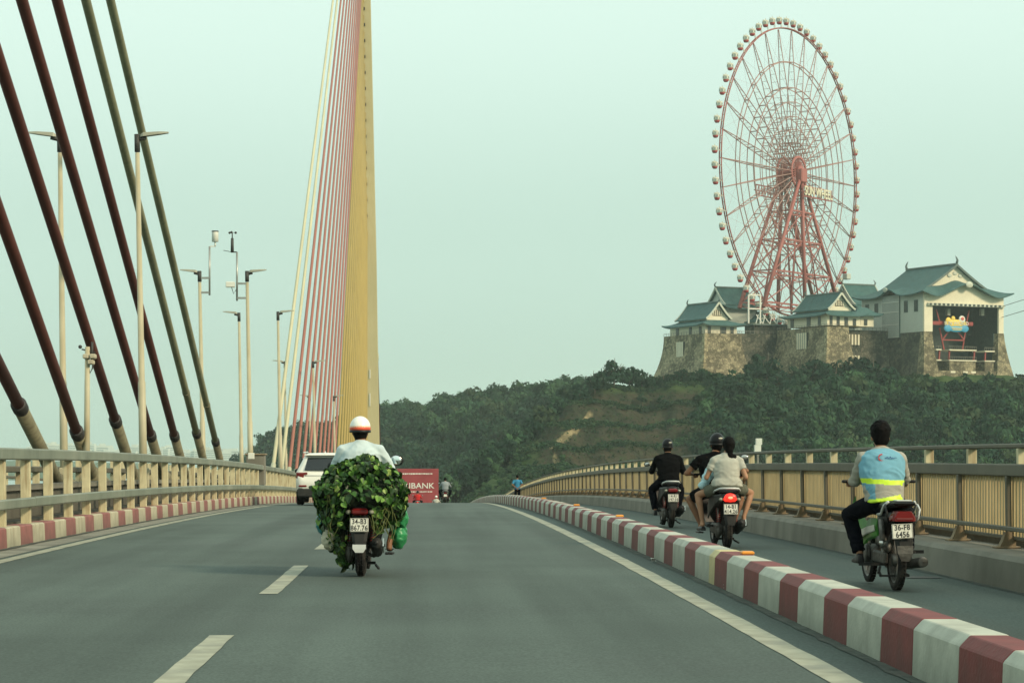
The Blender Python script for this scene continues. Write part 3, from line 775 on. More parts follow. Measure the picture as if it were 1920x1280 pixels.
for px, py, s, k in [(1246, 712, .9, 0), (1276, 716, 1.0, 1), (1290, 714, .8, 0), (1312, 714, .9, 1), (1330, 716, .7, 2), (1385, 722, .9, 2), (1415, 722, 1.1, 1), (1436, 718, 1.25, 0), (1462, 722, 1.0, 1), (1492, 720, 1.15, 2),
                     (1520, 722, 1.0, 0), (1545, 716, 1.2, 1), (1566, 720, 1.0, 0), (1590, 718, 1.25, 0), (1614, 716, 1.3, 1), (1636, 718, 1.35, 0), (1660, 718, 1.1, 0), (1690, 722, .8, 2), (1715, 724, .7, 4),
                     (1745, 728, .8, 4), (1790, 730, .7, 4), (1830, 732, .8, 2), (1870, 734, .75, 4), (1905, 730, .9, 2), (1924, 722, 1.1, 0)]:
    tree(px, py, 718+rs.uniform(-6, 4), k, s*(1.55 if 1380 < px < 1700 else 1.15), f'tree at the foot of the castle wall, {ORD[i]} from the left', 'trees along the foot of the castle wall', hill_B); i += 1
for px, py, s, lab in ((1224, 868, .9, 'dark bush on the brown terrace left of the lone black rider'), (1252, 852, 1.0, 'green bush on the terrace above the lone black rider'), (1205, 752, .8, 'small shrub on the upper terrace below the ridge trees'), (1243, 757, .95, 'round shrub in the middle of the upper terrace')):
    tree(px, py+6, 640 if py > 800 else 700, 2, s, lab, None)

# ------------------------------------------------------------------ castle
def stone_mat(name, c0, c1, s=1.1):
    m = bpy.data.materials.new(name); m.use_nodes = True; n = m.node_tree.nodes; l = m.node_tree.links; b = n['Principled BSDF']
    b.inputs['Roughness'].default_value = .92; b.inputs['Specular IOR Level'].default_value = .15
    tc = n.new('ShaderNodeTexCoord'); v = n.new('ShaderNodeTexVoronoi'); v.inputs['Scale'].default_value = s; l.new(tc.outputs['Object'], v.inputs[0])
    v2 = n.new('ShaderNodeTexVoronoi'); v2.feature = 'DISTANCE_TO_EDGE'; v2.inputs['Scale'].default_value = s; l.new(tc.outputs['Object'], v2.inputs[0])
    nz = n.new('ShaderNodeTexNoise'); nz.inputs['Scale'].default_value = .18; nz.inputs['Detail'].default_value = 6; l.new(tc.outputs['Object'], nz.inputs[0])
    sx = n.new('ShaderNodeSeparateXYZ'); l.new(v.outputs['Color'], sx.inputs[0])
    r = n.new('ShaderNodeMath'); r.operation = 'ADD'; l.new(sx.outputs[0], r.inputs[0]); 
    mr = n.new('ShaderNodeMapRange'); l.new(nz.outputs[0], mr.inputs[0]); mr.inputs[1].default_value = .35; mr.inputs[2].default_value = .65; mr.inputs[3].default_value = -.55; mr.inputs[4].default_value = .4
    l.new(mr.outputs[0], r.inputs[1])
    x = n.new('ShaderNodeMix'); x.data_type = 'RGBA'; l.new(r.outputs[0], x.inputs[0]); x.inputs[6].default_value = (*c0, 1); x.inputs[7].default_value = (*c1, 1)
    d = n.new('ShaderNodeMapRange'); l.new(v2.outputs[0], d.inputs[0]); d.inputs[2].default_value = .09; d.inputs[3].default_value = .45; d.inputs[4].default_value = 1
    sc2 = n.new('ShaderNodeVectorMath'); sc2.operation = 'SCALE'; l.new(x.outputs[2], sc2.inputs[0]); l.new(d.outputs[0], sc2.inputs[3]); l.new(sc2.outputs[0], b.inputs['Base Color'])
    bp = n.new('ShaderNodeBump'); bp.inputs['Distance'].default_value = .25; bp.inputs['Strength'].default_value = .8; l.new(d.outputs[0], bp.inputs['Height']); l.new(bp.outputs[0], b.inputs['Normal'])
    return m
def roof_mat():
    m = mat('grey_green_roof_tiles', (.035, .105, .100), .65, var=.2, vs=.6, patch=.4, psc=.3, dirt=(.07, .13, .12))
    n = m.node_tree.nodes; l = m.node_tree.links; b = n['Principled BSDF']
    w = n.new('ShaderNodeTexWave'); w.wave_type = 'BANDS'; w.bands_direction = 'Y'; w.inputs['Scale'].default_value = .75; w.inputs['Distortion'].default_value = 0
    tc = n.new('ShaderNodeTexCoord'); l.new(tc.outputs['Object'], w.inputs[0])
    bp = n.new('ShaderNodeBump'); bp.inputs['Distance'].default_value = .12; bp.inputs['Strength'].default_value = .7; l.new(w.outputs['Fac'], bp.inputs['Height']); l.new(bp.outputs[0], b.inputs['Normal'])
    return m
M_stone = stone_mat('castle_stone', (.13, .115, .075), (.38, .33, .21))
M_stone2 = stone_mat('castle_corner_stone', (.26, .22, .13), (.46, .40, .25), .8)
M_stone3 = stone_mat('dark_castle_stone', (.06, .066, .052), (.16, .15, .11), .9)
M_roof = roof_mat()
M_plas = mat('cream_plaster', (.72, .67, .50), .8, var=.06, vs=.3, streak=.35, dirt=(.38, .36, .27))
M_plasg = mat('pale_grey_plaster', (.50, .53, .46), .8, var=.06, vs=.3, streak=.35, dirt=(.33, .34, .29))
M_trim = mat('pale_trim', (.50, .52, .42), .7, var=.15, vs=.5)
M_win = mat('dark_window', (.035, .05, .045), .35, var=.3, vs=1)
M_ridge = mat('ridge_tile', (.11, .15, .135), .7, var=.2, vs=1)
M_wood = mat('dark_wood', (.09, .075, .05), .8, var=.2)
M_wred = mat('red_steel', (.27, .040, .034), .55, var=.12, vs=.3)
TH = radians(25)
def frame(o, corner, rot=0): o.location = corner; o.rotation_euler = (0, 0, TH+rot)
def skirt(W, L, o, ins, z0, z1, up=.7, kara=None, pw=1.5, kara_side=None):
    """hipped skirt roof ring with upturned corners, as a solid"""
    m = MB(); N = 28; K = 6
    def loop(t, dz=0):
        x0, x1 = -o+(o+ins)*t, W+o-(o+ins)*t; y0, y1 = -o+(o+ins)*t, L+o-(o+ins)*t
        pts = []
        for s_ in range(4):
            for i in range(N):
                q = i/N; c = abs(q-.5)*2
                z = z0+(z1-z0)*(t**pw)+up*(1-t)**2*c**5+dz
                if s_ == 0:
                    if kara: z += kara*exp(-((q-.5)/.19)**2)*(1-.45*t)-kara*.22*exp(-((abs(q-.5)-.34)/.10)**2)*(1-t)
                    p = (x0+(x1-x0)*q, y0)
                elif s_ == 1: p = (x1, y0+(y1-y0)*q)
                elif s_ == 2: p = (x1-(x1-x0)*q, y1)
                else:
                    p = (x0, y1-(y1-y0)*q)
                    if kara_side: z += kara_side*exp(-((q-.52)/.10)**2)*(1-t)
                pts.append(Vector((p[0], p[1], z)))
        return pts
    top = [loop(t) for t in [i/K for i in range(K+1)]]; bot = [loop(t, -.38) for t in [i/K for i in range(K+1)]]
    rings = bot[::-1]+top
    m.rings(rings, 0, False, caps=False)
    return m
def gable_roof(W, y0, y1, z0, z1, ov, x0=0., pw=1.45, th=.4):
    """concave gabled roof; ridge along y"""
    m = MB(); N = 10; prof = []
    def zz(t): return z0+(z1-z0)*(t**pw)
    xs = [x0-ov+(W/2+ov)*i/N for i in range(N+1)]
    top = [(x, zz(i/N)) for i, x in enumerate(xs)]
    top += [(2*(x0+W/2)-x, z) for x, z in reversed(top[:-1])]
    bot = [(x, z-th) for x, z in top]
    prof = top+bot[::-1]
    m.rings([[Vector((x, y, z)) for x, z in prof] for y in (y0, y1)])
    return m, top
def house(name, label, corner, W, L, h, o=2.2, ins=2.2, skz=1.5, uw=1.0, rh=5.2, rot=0, wins=(), wins_u=(), kara=None, plas=None, kside=None, ov=1.0, lat=False, up=.8, gin=.35):
    t = thing(name, label, 'castle building'); frame(t, corner, rot)
    plas = plas or M_plas
    m = MB(); m.box(0, W, 0, L, 0, h); m.build('wall', plas, t)
    skirt(W, L, o, ins, h-.35, h+skz, up, kara, 1.35, kside).build('skirt_roof', M_roof, t)
    z1 = h+skz
    if uw > 0:
        m = MB(); m.box(ins, W-ins, ins, L-ins, z1-1., z1+uw); m.build('upper_wall', plas, t)
    wi = W-2*ins
    g, top = gable_roof(wi, ins-ov, L-ins+ov, z1+uw-.45, z1+uw+rh, ov if uw > 0 else .5, ins, 1.25 if uw else 1.12); g.build('gable_roof', M_roof, t)
    for yy, nm in ((ins+gin, 1), (L-ins-gin, -1)):
        m = MB(); pts = [(x, z-.42) for x, z in top if ins <= x <= W-ins]; pts = [(ins, z1+uw-1.)]+pts+[(W-ins, z1+uw-1.)]
        m.rings([[Vector((x, yy, z)) for x, z in pts], [Vector((x, yy+nm*.3, z)) for x, z in pts]]); m.build('gable_wall', plas, t)
    for yy in (ins-ov, L-ins+ov):   # barge boards
        m = MB()
        for a, b in zip(top, top[1:]): m.bar((a[0], yy, a[1]-.12), (b[0], yy, b[1]-.12), .34, .6)
        m.build('barge_board', M_trim, t)
    m = MB(); m.bev(ins+wi/2-.3, ins+wi/2+.3, ins-ov-.1, L-ins+ov+.1, z1+uw+rh-.15, z1+uw+rh+.45, .1); m.build('ridge_beam', M_ridge, t)
    for yy, sg in ((ins-ov, 1), (L-ins+ov, -1)):
        m = MB(); c = Vector((ins+wi/2, yy, z1+uw+rh+.4))
        m.tube([c, c+Vector((0, -.3*sg, .6)), c+Vector((0, .1*sg, 1.2)), c+Vector((0, .7*sg, 1.7))], [.32, .28, .2, .05], 7); m.build('roof_ornament', M_ridge, t)
    for x, z, w, hh in wins_u:     # openings on the front (gable) face, with frame
        m = MB(); m.box(x-w/2, x+w/2, -.10, .05, z, z+hh); f = m.build('window', M_trim if lat else M_wood, t)
        m = MB(); m.box(x-w/2+.12, x+w/2-.12, -.14, -.101, z+.12, z+hh-.12); m.build('pane', M_win, f)
    for y, z, w, hh in wins:
        m = MB(); m.box(-.10, .05, y-w/2, y+w/2, z, z+hh); f = m.build('window', M_wood, t)
        m = MB(); m.box(-.14, -.101, y-w/2+.12, y+w/2-.12, z+.12, z+hh-.12); m.build('pane', M_win, f)
    return t
def gable_window(t, W, z, y, w=3.6, hh=2.0, n=5):
    m = MB(); m.box(W/2-w/2, W/2+w/2, y-.12, y+.02, z, z+hh); f = m.build('gable_window', M_wood, t)
    m = MB()
    for k in range(n): x = W/2-w/2+.3+(w-.6)*k/(n-1); m.box(x-.16, x+.16, y-.25, y-.121, z+.15, z+hh-.15)
    m.build('window_bars', M_plas, f)
C1 = P(1322, 625, 738)
h1 = house('castle_turret', 'cream castle turret with green tiled roof at the left end of the castle', C1, 13, 23, 3.4, wins=((3.0, 0, 1.7, 2.6), (9.4, 0, 1.8, 2.6), (18, 0, 2.0, 2.6)), wins_u=((1.7, 0, 1.3, 2.6), (7.4, 0, 2.4, 2.4), (11, 0, 1.4, 2.4)))
gable_window(h1, 13, 6.4, 2.5)
C2 = P(1551, 609, 742)
h2 = house('castle_turret', 'cream castle turret with green roof in the middle below the wheel', C2, 14, 24, 3.8, wins=((4.6, 0, 1.7, 3.2), (11, 0, 2.3, 3.2), (21, 0, 2.1, 3.0)), wins_u=((1.6, 0, 1.2, 3.2), (4.6, 0, 1.3, 3.0), (8, 0, 1.5, 2.8), (11.5, 0, 1.4, 2.4)))
gable_window(h2, 14, 6.8, 2.5)
m = MB(); m.box(14.01, 22, 3, 14, 0, 4.2); m.build('wing_wall', M_plas, h2)
skirt(9, 12, 1.6, 2.5, 4.0, 6.8, .6).build('wing_roof', M_roof, h2).location = (14.2, 2.5, 0)
for x in (15.5, 18.5):
    m = MB(); m.box(x-.7, x+.7, 2.85, 3.05, .4, 2.6); m.build('window', M_win, h2)
C3 = P(1352, 617, 800)
h3 = house('castle_keep', 'pale gabled castle keep behind the left turret and left of the wheel legs', C3+Vector((0, 0, 0)), 14, 14, 6.5, rot=-pi/2, uw=.3, rh=6.2, ins=1.0, skz=1.3, plas=M_plasg, up=1.3)
h3.location = P(1322, 612, 806)
C4 = P(1640, 612, 812)
h4 = house('castle_keep', 'pale gabled castle keep behind and right of the middle turret', C4, 16, 15, 8.5, rot=-pi/2, uw=.3, rh=7.5, ins=1.0, skz=1.3, plas=M_plasg, up=1.3)
h4.location = P(1556, 622, 816)
m = MB(); m.bev(-1.4, 1.4, -1, 1, 0, 2.2, .2); o = m.build('roof_vent', M_plasg, h4); o.location = (8, 2, 19.5)
# low pavilions under the wheel
h5 = house('castle_pavilion', 'small low green roofed pavilion between the wheel legs', P(1425, 614, 790), 8, 9, 2.8, uw=0, rh=2.4, ins=1.6, skz=.8, o=1.4, up=.4)
m = MB()
ferr = None
# curved boarding canopy
bc = thing('boarding_station', 'pale steel boarding station with framed gondola bay at the foot of the wheel', 'boarding station', P(1440, 632, 770), (0, 0, TH))
m = MB(); m.box(-6, 10, 0, 6, -1, 4.2); m.build('station_wall', M_stone3, bc)
m = MB(); m.box(-7, 11, -1, 7, 4.2, 4.7); m.build('canopy', M_ridge, bc)
m = MB()
for x0, z0, x1, z1 in ((-9, 4.7, -9, 15), (-4, 4.7, -4, 15), (-9, 15, -4, 15), (-9, 10, -4, 10)): m.bar((x0, -1, z0), (x1, -1, z1), .45, .45)
m.build('gantry', M_wht, bc)
m = MB()
for k in range(6): m.bar((-6+3*k, -1.2, 4.7), (-5+3*k, -1.2, 8), .25); m.bar((-6+3*k, -1.2, 8), (-3+3*k, -1.2, 4.7), .25)
m.build('frame_bracing', M_wht, bc)

def bastion(label, corner, W, L, H, batter, top=None, cm=M_stone, qu=True, quoin_mt=None):
    t = thing('castle_wall', label, 'castle wall'); frame(t, corner)
    m = MB(); n = 8; rings = []
    for i in range(n+1):
        q = i/n; b = batter*q*q; z = -H*q; rings.append([Vector((-b, -b, z)), Vector((W+b, -b, z)), Vector((W+b, L+b, z)), Vector((-b, L+b, z))])
    m.rings(rings[::-1]); m.build('stone_wall', cm, t)
    if qu:      # quoin stones up the near corner
        for i in range(12):
            q0, q1 = i/12, (i+1)/12; b = batter*((q0+q1)/2)**2; w = .9 if i % 2 else 1.5
            m = MB(); m.bev(-b-.10, -b+w, -b-.10, -b+2.0-w*.5, -H*q1+.05, -H*q0-.03, .08); m.build('quoin_stone', M_stone2, t)
    m = MB()
    for a, b in (((0, 0, 0), (0, L, 0)), ((0, 0, 0), (W, 0, 0))):
        a, b = Vector(a), Vector(b); k = int((b-a).length/1.6)
        for j in range(k+1):
            p = a+(b-a)*j/k; m.bar(p, p+Vector((0, 0, 1.05)), .10)
        m.bar(a+Vector((0, 0, 1.0)), b+Vector((0, 0, 1.0)), .10); m.bar(a+Vector((0, 0, .5)), b+Vector((0, 0, .5)), .06)
    m.build('parapet_rail', M_conc, t)
    return t
def slat_window(t, y, z, w, hh, n=5, x=-.75):
    m = MB(); m.box(x, x+.9, y-w/2, y+w/2, z, z+hh); f = m.build('slatted_window', M_win, t)
    m = MB()
    for k in range(n): yy = y-w/2+w*(k+.5)/n; m.box(x-.15, x-.001, yy-w/n*.33, yy+w/n*.33, z, z+hh)
    m.build('slats', M_plas, f)
w1 = bastion('left stone bastion of the castle under the first turret', C1+Vector((-1.2, -2., 0))+Vector((.9, .5, 0)), 15, 27, 15.5, 3.2)
slat_window(w1, 15, -7.6, 4.6, 5.2)
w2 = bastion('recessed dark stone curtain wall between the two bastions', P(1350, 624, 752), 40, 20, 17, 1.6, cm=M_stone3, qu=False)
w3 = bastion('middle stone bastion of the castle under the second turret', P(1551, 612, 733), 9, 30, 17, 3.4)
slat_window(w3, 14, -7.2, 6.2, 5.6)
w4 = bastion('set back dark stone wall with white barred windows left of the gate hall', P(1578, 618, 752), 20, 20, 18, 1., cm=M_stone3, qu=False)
m = MB()
for r_, (z0, z1) in enumerate(((-5.3, -1.6), (-12, -9.))):
    for k in range(5): m.box(.9+1.35*k, 1.6+1.35*k, -1.0, -.35, z0, z1)
m.build('window_bars', M_plas, w4)
# gate hall with the cable car station
G = P(1733, 621, 745); W, L = 35.0, 36.0; HW = 13.6
gh = thing('gate_hall', 'big white gate hall with green wavy roof and open cable car station', 'castle building'); frame(gh, G)
m = MB(); m.box(0, .8, .81, L, 0, HW); o = m.build('side_wall', M_plasg, gh)
m = MB(); m.box(0, 3.6, 0, .8, 0, HW-3.6); m.build('front_pillar', M_plas, gh)
m = MB(); m.box(W-2.2, W, 0, .8, 0, HW-3.6); m.build('front_pillar', M_plas, gh)
m = MB(); tq = 2.6/7.1; px_ = []
for j in range(41):
    x = W*j/40; q = (x+2.6-7.1*tq)/(W+5.2-14.2*tq); c = abs(q-.5)*2
    z = (HW-.5)+3.3*(tq**1.3)+1.2*(1-tq)**2*c**5+4.0*exp(-((q-.5)/.19)**2)*(1-.45*tq)-4*.22*exp(-((abs(q-.5)-.34)/.10)**2)*(1-tq)
    px_.append((x, z-.45))
pts = [(0, HW-3.6), (W, HW-3.6)]+px_[::-1]
m.rings([[Vector((x, yy, z)) for x, z in pts] for yy in (0, .8)]); m.build('front_beam', M_plas, gh)
m = MB(); m.box(W-.8, W, .81, L, 0, HW); m.box(W-2.6, W-2.2, 2.25, L, -17, -.01); m.box(.81, W-.81, L-.8, L, -16, HW); m.build('back_wall', M_plasg, gh)
m = MB(); m.box(.81, W-.81, 16, 16.5, -17, HW); m.build('inner_wall', M_win, gh)
m = MB(); m.box(.805, .95, .81, 15.9, -17, HW-.31); m.build('shade_panel', M_win, gh)  # dark panels added so the open hall looks shaded inside
m = MB(); m.box(W-1.0, W-.805, .81, 15.9, 0, HW-.31); m.build('shade_panel', M_win, gh)
m = MB(); m.box(W-2.8, W-2.605, 2.25, 15.9, -17, -.01); m.build('shade_panel', M_win, gh)
m = MB(); m.box(.81, W-.81, .81, L-.81, HW-.3, HW); m.build('ceiling', M_win, gh)
m = MB(); m.box(1.2, W-.2, -.9, -.01, HW-4.5, HW-3.6); m.build('canopy_band', M_trim, gh)
for k in range(17): 
    m = MB(); m.box(1.6+k*1.9, 2.6+k*1.9, -1.0, -.901, HW-4.4, HW-3.7); m.build('band_panel', M_win, gh)
for k, y in enumerate((4.5, 10.2, 27.2, 32.6)):
    m = MB(); m.box(-.12, .05, y-1.1, y+1.1, 7.1+(k > 1)*.2, 11.3); f = m.build('window', M_ridge, gh); m = MB(); m.box(-.16, -.121, y-.9, y+.9, 7.4, 11.0); m.build('pane', M_win, f)
m = MB(); m.box(-.5, -.01, 13.4, 23.4, -1.6, HW-.2); f = m.build('lattice_bay', M_ridge, gh)
m = MB()
for k in range(16): m.box(-.62, -.501, 13.6+k*.63, 13.78+k*.63, -1.4, HW-.3)
m.build('vertical_bars', M_wht, f)
m = MB()
for z in (-1.5, 3, 7.5, 11): m.box(-.70, -.621, 13.4, 23.4, z, z+.25)
m.build('horizontal_bars', M_wht, f)
skirt(W, L, 2.6, 4.5, HW-.5, HW+2.8, 1.2, 4.0, 1.3, 2.6).build('skirt_roof', M_roof, gh)
g, top = gable_roof(W-9, 3.9, L-4.5+1.2, HW+2.0, HW+10.6, .7, 4.5, 1.10); g.build('gable_roof', M_roof, gh)
for yy in (5.2, L-5):
    m = MB(); pts = [(4.6, HW+1.5)]+[(x, z-.42) for x, z in top if 4.6 <= x <= W-4.6]+[(W-4.6, HW+1.5)]
    m.rings([[Vector((x, yy, z)) for x, z in pts], [Vector((x, yy+.3, z)) for x, z in pts]]); m.build('gable_wall', M_plas, gh)
for yy in (3.9,):
    m = MB()
    for a, b in zip(top, top[1:]): m.bar((a[0], yy, a[1]-.15), (b[0], yy, b[1]-.15), .4, .7)
    m.build('barge_board', M_ridge, gh)
m = MB()
for dx in (-2.4, 0, 2.4):
    m.ell((W/2+dx, 5.1, HW+7.6-abs(dx)*.35), (1.1, .15, .7), nu=8, nv=5)
m.build('gable_crest', M_trim, gh)
m = MB(); m.bev(W/2-.35, W/2+.35, 3.7, L-3.2, HW+10.5, HW+11.2, .1); m.build('ridge_beam', M_ridge, gh)
for yy, sg in ((4.1, 1), (L-3.6, -1)):
    m = MB(); c = Vector((W/2, yy, HW+11.2)); m.tube([c, c+Vector((0, -.4*sg, .9)), c+Vector((0, .1*sg, 1.8)), c+Vector((0, .8*sg, 2.6))], [.45, .4, .28, .06], 7); m.build('roof_ornament', M_ridge, gh)
for c, s_ in (((W/2, -2.7, HW+3.0), 1.3), ((-2.7, 18.6, HW+1.9), 1.)):
    m = MB(); m.ell(c, (1.3*s_ if c[0] > 0 else .35, .35 if c[0] > 0 else 1.3*s_, .9*s_), nu=10, nv=6); m.build('gable_boss', M_trim, gh)
# stone base of the gate hall
gb = thing('castle_wall', 'battered stone base and splayed piers under the gate hall', 'castle wall'); frame(gb, G)
def pier(x0, x1, y0, y1, fl, fr, H, name, mt, fy=2.2):
    m = MB(); rings = []
    for i in range(7):
        q = i/6; c = q**1.4; rings.append([Vector((x0-fl*c, y0-fy*c, -H*q)), Vector((x1+fr*c, y0-fy*c, -H*q)), Vector((x1+fr*c, y1, -H*q)), Vector((x0-fl*c, y1, -H*q))])
    m.rings(rings[::-1]); return m.build(name, mt, gb)
pier(-.05, 3.4, -.05, 2.2, 2.0, 2.2, 17.0, 'splayed_pier', M_stone); pier(W-2.4, W+.05, -.05, 2.2, 2.4, 3.4, 17.0, 'splayed_pier', M_stone)
m = MB()
rings = []
for i in range(7):
    q = i/6; c = q**1.4; rings.append([Vector((-2.0*c+.05, 1.2, -17*q-.01)), Vector((3, 1.2, -17*q-.01)), Vector((3, L, -17*q-.01)), Vector((-2.*c+.05, L, -17*q-.01))])
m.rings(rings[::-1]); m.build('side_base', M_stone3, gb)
m = MB(); m.box(3.5, W-2.5, -1.2, 8, -17, -13.6); m.build('front_base', M_stone, gb)
m = MB(); m.box(10.5, 22, -.6, 8, -13.58, -10.2); m.build('platform_block', M_stone, gb)
m = MB(); m.box(26, 30, -.6, 8, -13.58, -10.2); m.build('platform_block', M_stone, gb)
for x0, x1, z in ((10.2, 22.2, -10.15), (10.2, 22.2, -6.5), (4.5, 6.8, -6.5), (4.5, 6.8, -10.15), (25.8, 30.3, -6.7), (25.8, 30.3, -10.15)):
    m = MB(); m.box(x0, x1, -.9, 6, z, z+.4); m.build('platform_slab', M_plas, gb)
m = MB()
for x0, x1, z in ((10.2, 22.2, -6.1), (4.5, 6.8, -6.1), (25.8, 30.3, -6.3), (10.2, 22.2, -9.75)):
    k = int((x1-x0)/.8)
    for j in range(k+1): m.bar((x0+(x1-x0)*j/k, -.7, z), (x0+(x1-x0)*j/k, -.7, z+1.1), .08)
    m.bar((x0, -.7, z+1.1), (x1, -.7, z+1.1), .12)
m.build('platform_rail', M_conc, gb)
m = MB()
for x in (10.6, 21.6, 6.3, 26.5): m.bar((x, 0, -10.1), (x+.3, 0, -6.5), .5, .5)
m.build('platform_support', M_wred, gb)
for x in (11.5, 17, 20.5):
    m = MB(); m.box(x-1, x+1, -1.35, -1.2, -13.6-.8, -13.6-.1); m.build('base_lamp', M_plas, gb)
cs = thing('cable_car_frame', 'red steel cable car frame inside the open gate hall', 'steel frame'); frame(cs, G)
m = MB()
for a, b in (((9.0, 3, 1.5), (11.0, 3, -6.3)), ((20.5, 3, 1.5), (19.0, 3, -6.3)), ((10, 3, -2.6), (20, 3, -2.6)), ((7.5, 3, 8), (9.0, 3, 3.6)), ((22, 3, 8), (20.8, 3, 3.6)), ((10.5, 3, -2.3), (13, 3, .5)), ((19.5, 3, -2.3), (17, 3, .5))):
    m.bar(a, b, .42, .42)
m.build('frame_leg', M_wred, cs)
m = MB(); m.box(5.6, 23.6, 2.7, 3.4, 2.6, 3.9); m.build('cross_beam', M_wred, cs)
ss = thing('station_sign', 'yellow and blue bulging sign reading SUN WORLD in the gate hall', 'sign'); frame(ss, G)
M_yel = mat('sign_yellow', (.80, .58, .10), .5, var=.05); M_blu = mat('sign_blue', (.05, .30, .48), .5, var=.05); M_sr = mat('sign_red', (.6, .12, .08), .5)
m = MB(); m.ell((15, 1.6, 3.1), (5.0, .4, 1.5), nu=24, nv=8); m.ell((11.8, 1.6, 4.1), (1.3, .35, 1.2)); m.ell((13.9, 1.6, 4.9), (.9, .3, .9)); m.build('yellow_board', M_yel, ss)
m = MB(); m.ell((17.7, 1.55, 4.6), (1.5, .35, 1.4)); m.build('round_emblem', M_wht, ss); 
m = MB(); m.ell((17.7, 1.2, 4.9), (.7, .1, .6)); m.build('emblem_spot', M_sr, ss)
m = MB(); m.ell((15, 1.3, 1.2), (3.6, .3, 1.1), nu=24); m.ell((11.4, 1.4, 1.4), (1.8, .3, 1.3)); m.ell((18.8, 1.4, 1.4), (1.8, .3, 1.3)); m.build('blue_ribbon', M_blu, ss)
text('SUN WORLD', 1.9, M_wht, ss, (15, 1.15, 3.1), sx=.95, extrude=.05)
m = MB(); m.box(12.8, 17.4, .94, .99, 1.35, 1.6); m.box(13.2, 17.0, .94, .99, .85, 1.08); m.build('ribbon_print', M_yel, ss)
for (x, z) in ((13.2, 7.0), (28.2, 7.4)):
    t = thing('hanging_lantern', 'pale hanging box lamp at the ' + ('left' if x < 20 else 'right') + ' under the gate hall ceiling', 'lamp'); frame(t, G)
    m = MB(); m.bev(x-.7, x+.7, 3, 4.2, z-1.0, z+1.4, .1); m.build('lamp_box', M_lampm, t); m = MB(); m.bar((x, 3.6, z+1.4), (x, 3.6, HW-.35), .12); m.build('rod', M_dk, t)
# aerial ropes to the right
for k, (z, lab) in enumerate(((9.2, 'upper aerial rope leaving the gate hall to the right'), (5.4, 'lower aerial rope leaving the gate hall to the right'))):
    a = gh.matrix_basis @ Vector((W-1, 2, z)); b = P(2150, 480+k*25, 700); m = MB()
    m.tube([a, a+(b-a)*.5+Vector((0, 0, -.8)), b], .10, 6); tag(m.build('aerial_rope', M_dk), lab, 'rope')

# ------------------------------------------------------------------ ferris wheel
M_wr = mat('wheel_red_paint', (.34, .115, .10), .6, var=.10, vs=.2)
M_wp = mat('wheel_faded_paint', (.38, .22, .19), .6, var=.10, vs=.2)
M_wc = mat('wheel_cream_paint', (.62, .56, .42), .6, var=.08)
WD = 800.; WC = P(1484, 324, WD); R = 53.6
U = Vector((.607, .7947, 0)); Nn = Vector((-.7947, .607, 0)); Zv = Vector((0, 0, 1))
fw = thing('ferris_wheel', 'huge red ferris wheel standing above the castle on the hill', 'ferris wheel', WC)
fw.matrix_basis = Matrix.Translation(WC) @ Matrix((U, Nn, Zv)).transposed().to_4x4()   # local x in plane, local y along axle (towards viewer side)
def wp(r, a, y=0): return Vector((r*cos(a), y, r*sin(a)))
NS = 32
hw = 2.3
# rim: truss of two chords with bracing, per segment one part
m = MB()
a0, a1 = 0, 2*pi/NS
for y in (-.4, .4): m.tube([wp(R, a0+(a1-a0)*q/4, y) for q in range(5)], .24, 6)
for q in range(4):
    aa, bb = a0+(a1-a0)*q/4, a0+(a1-a0)*(q+1)/4
    m.bar(wp(R, aa, -.4), wp(R, aa, .4), .16)
rim = m.build('rim_segment', M_wr, fw); rim_me = rim.data; bpy.data.objects.remove(rim)
m = MB()
ns = 15
def wsp(r):  return hw*(1-r/R)+.12+0.5*max(0, 1-abs(r/R-.5)*2)
for y in (-1, 1):
    m.tube([wp(5.5, 0, y*3.0), wp(R*.35, 0, y*wsp(R*.35)), wp(R*.6, 0, y*wsp(R*.6)), wp(R*.99, 0, y*.15)], .17, 5)
for k in range(ns):
    r = 8+(R-9)*k/ns; m.bar(wp(r, 0, -wsp(r)), wp(r, 0, wsp(r)), .11)
    if k % 2 == 0 and k < ns-2: r2 = 8+(R-9)*(k+2)/ns; m.bar(wp(r, 0, -wsp(r)), wp(r2, 0, wsp(r2)), .05)
spk = m.build('spoke', M_wp, fw); spk_me = spk.data; bpy.data.objects.remove(spk)
RG = []
for rr_ in (.77, .59, .49, .39, .30, .21):
    m = MB(); r = R*rr_; w = wsp(r); th = .26 if rr_ > .55 else .20
    for y in (-w, w): m.bar(wp(r, 0, y), wp(r, a1, y), th)
    m.bar(wp(r, 0, -w-.05), wp(r, 0, w+.05), th*.9, th*1.1)
    rg = m.build('ring_brace', M_wp, fw); RG.append(rg.data); bpy.data.objects.remove(rg)
m = MB(); m.bar(wp(R*.77, 0, wsp(R*.77)), wp(R, a1, .2), .035); m.bar(wp(R*.77, a1, -wsp(R*.77)), wp(R, 0, -.2), .035); m.bar(wp(R*.59, 0, 1), wp(R*.77, a1, 1), .035)
tie = m.build('tie_rod', M_wp, fw); tie_me = tie.data; bpy.data.objects.remove(tie)
OFF = 2*pi*.0
for k in range(NS):
    a = OFF+2*pi*k/NS
    for nm, me_ in (('rim_segment', rim_me), ('spoke', spk_me), ('tie_rod', tie_me))+tuple(('ring_brace', q_) for q_ in RG): inst(nm, me_, fw, (0, 0, 0), (0, -a, 0))
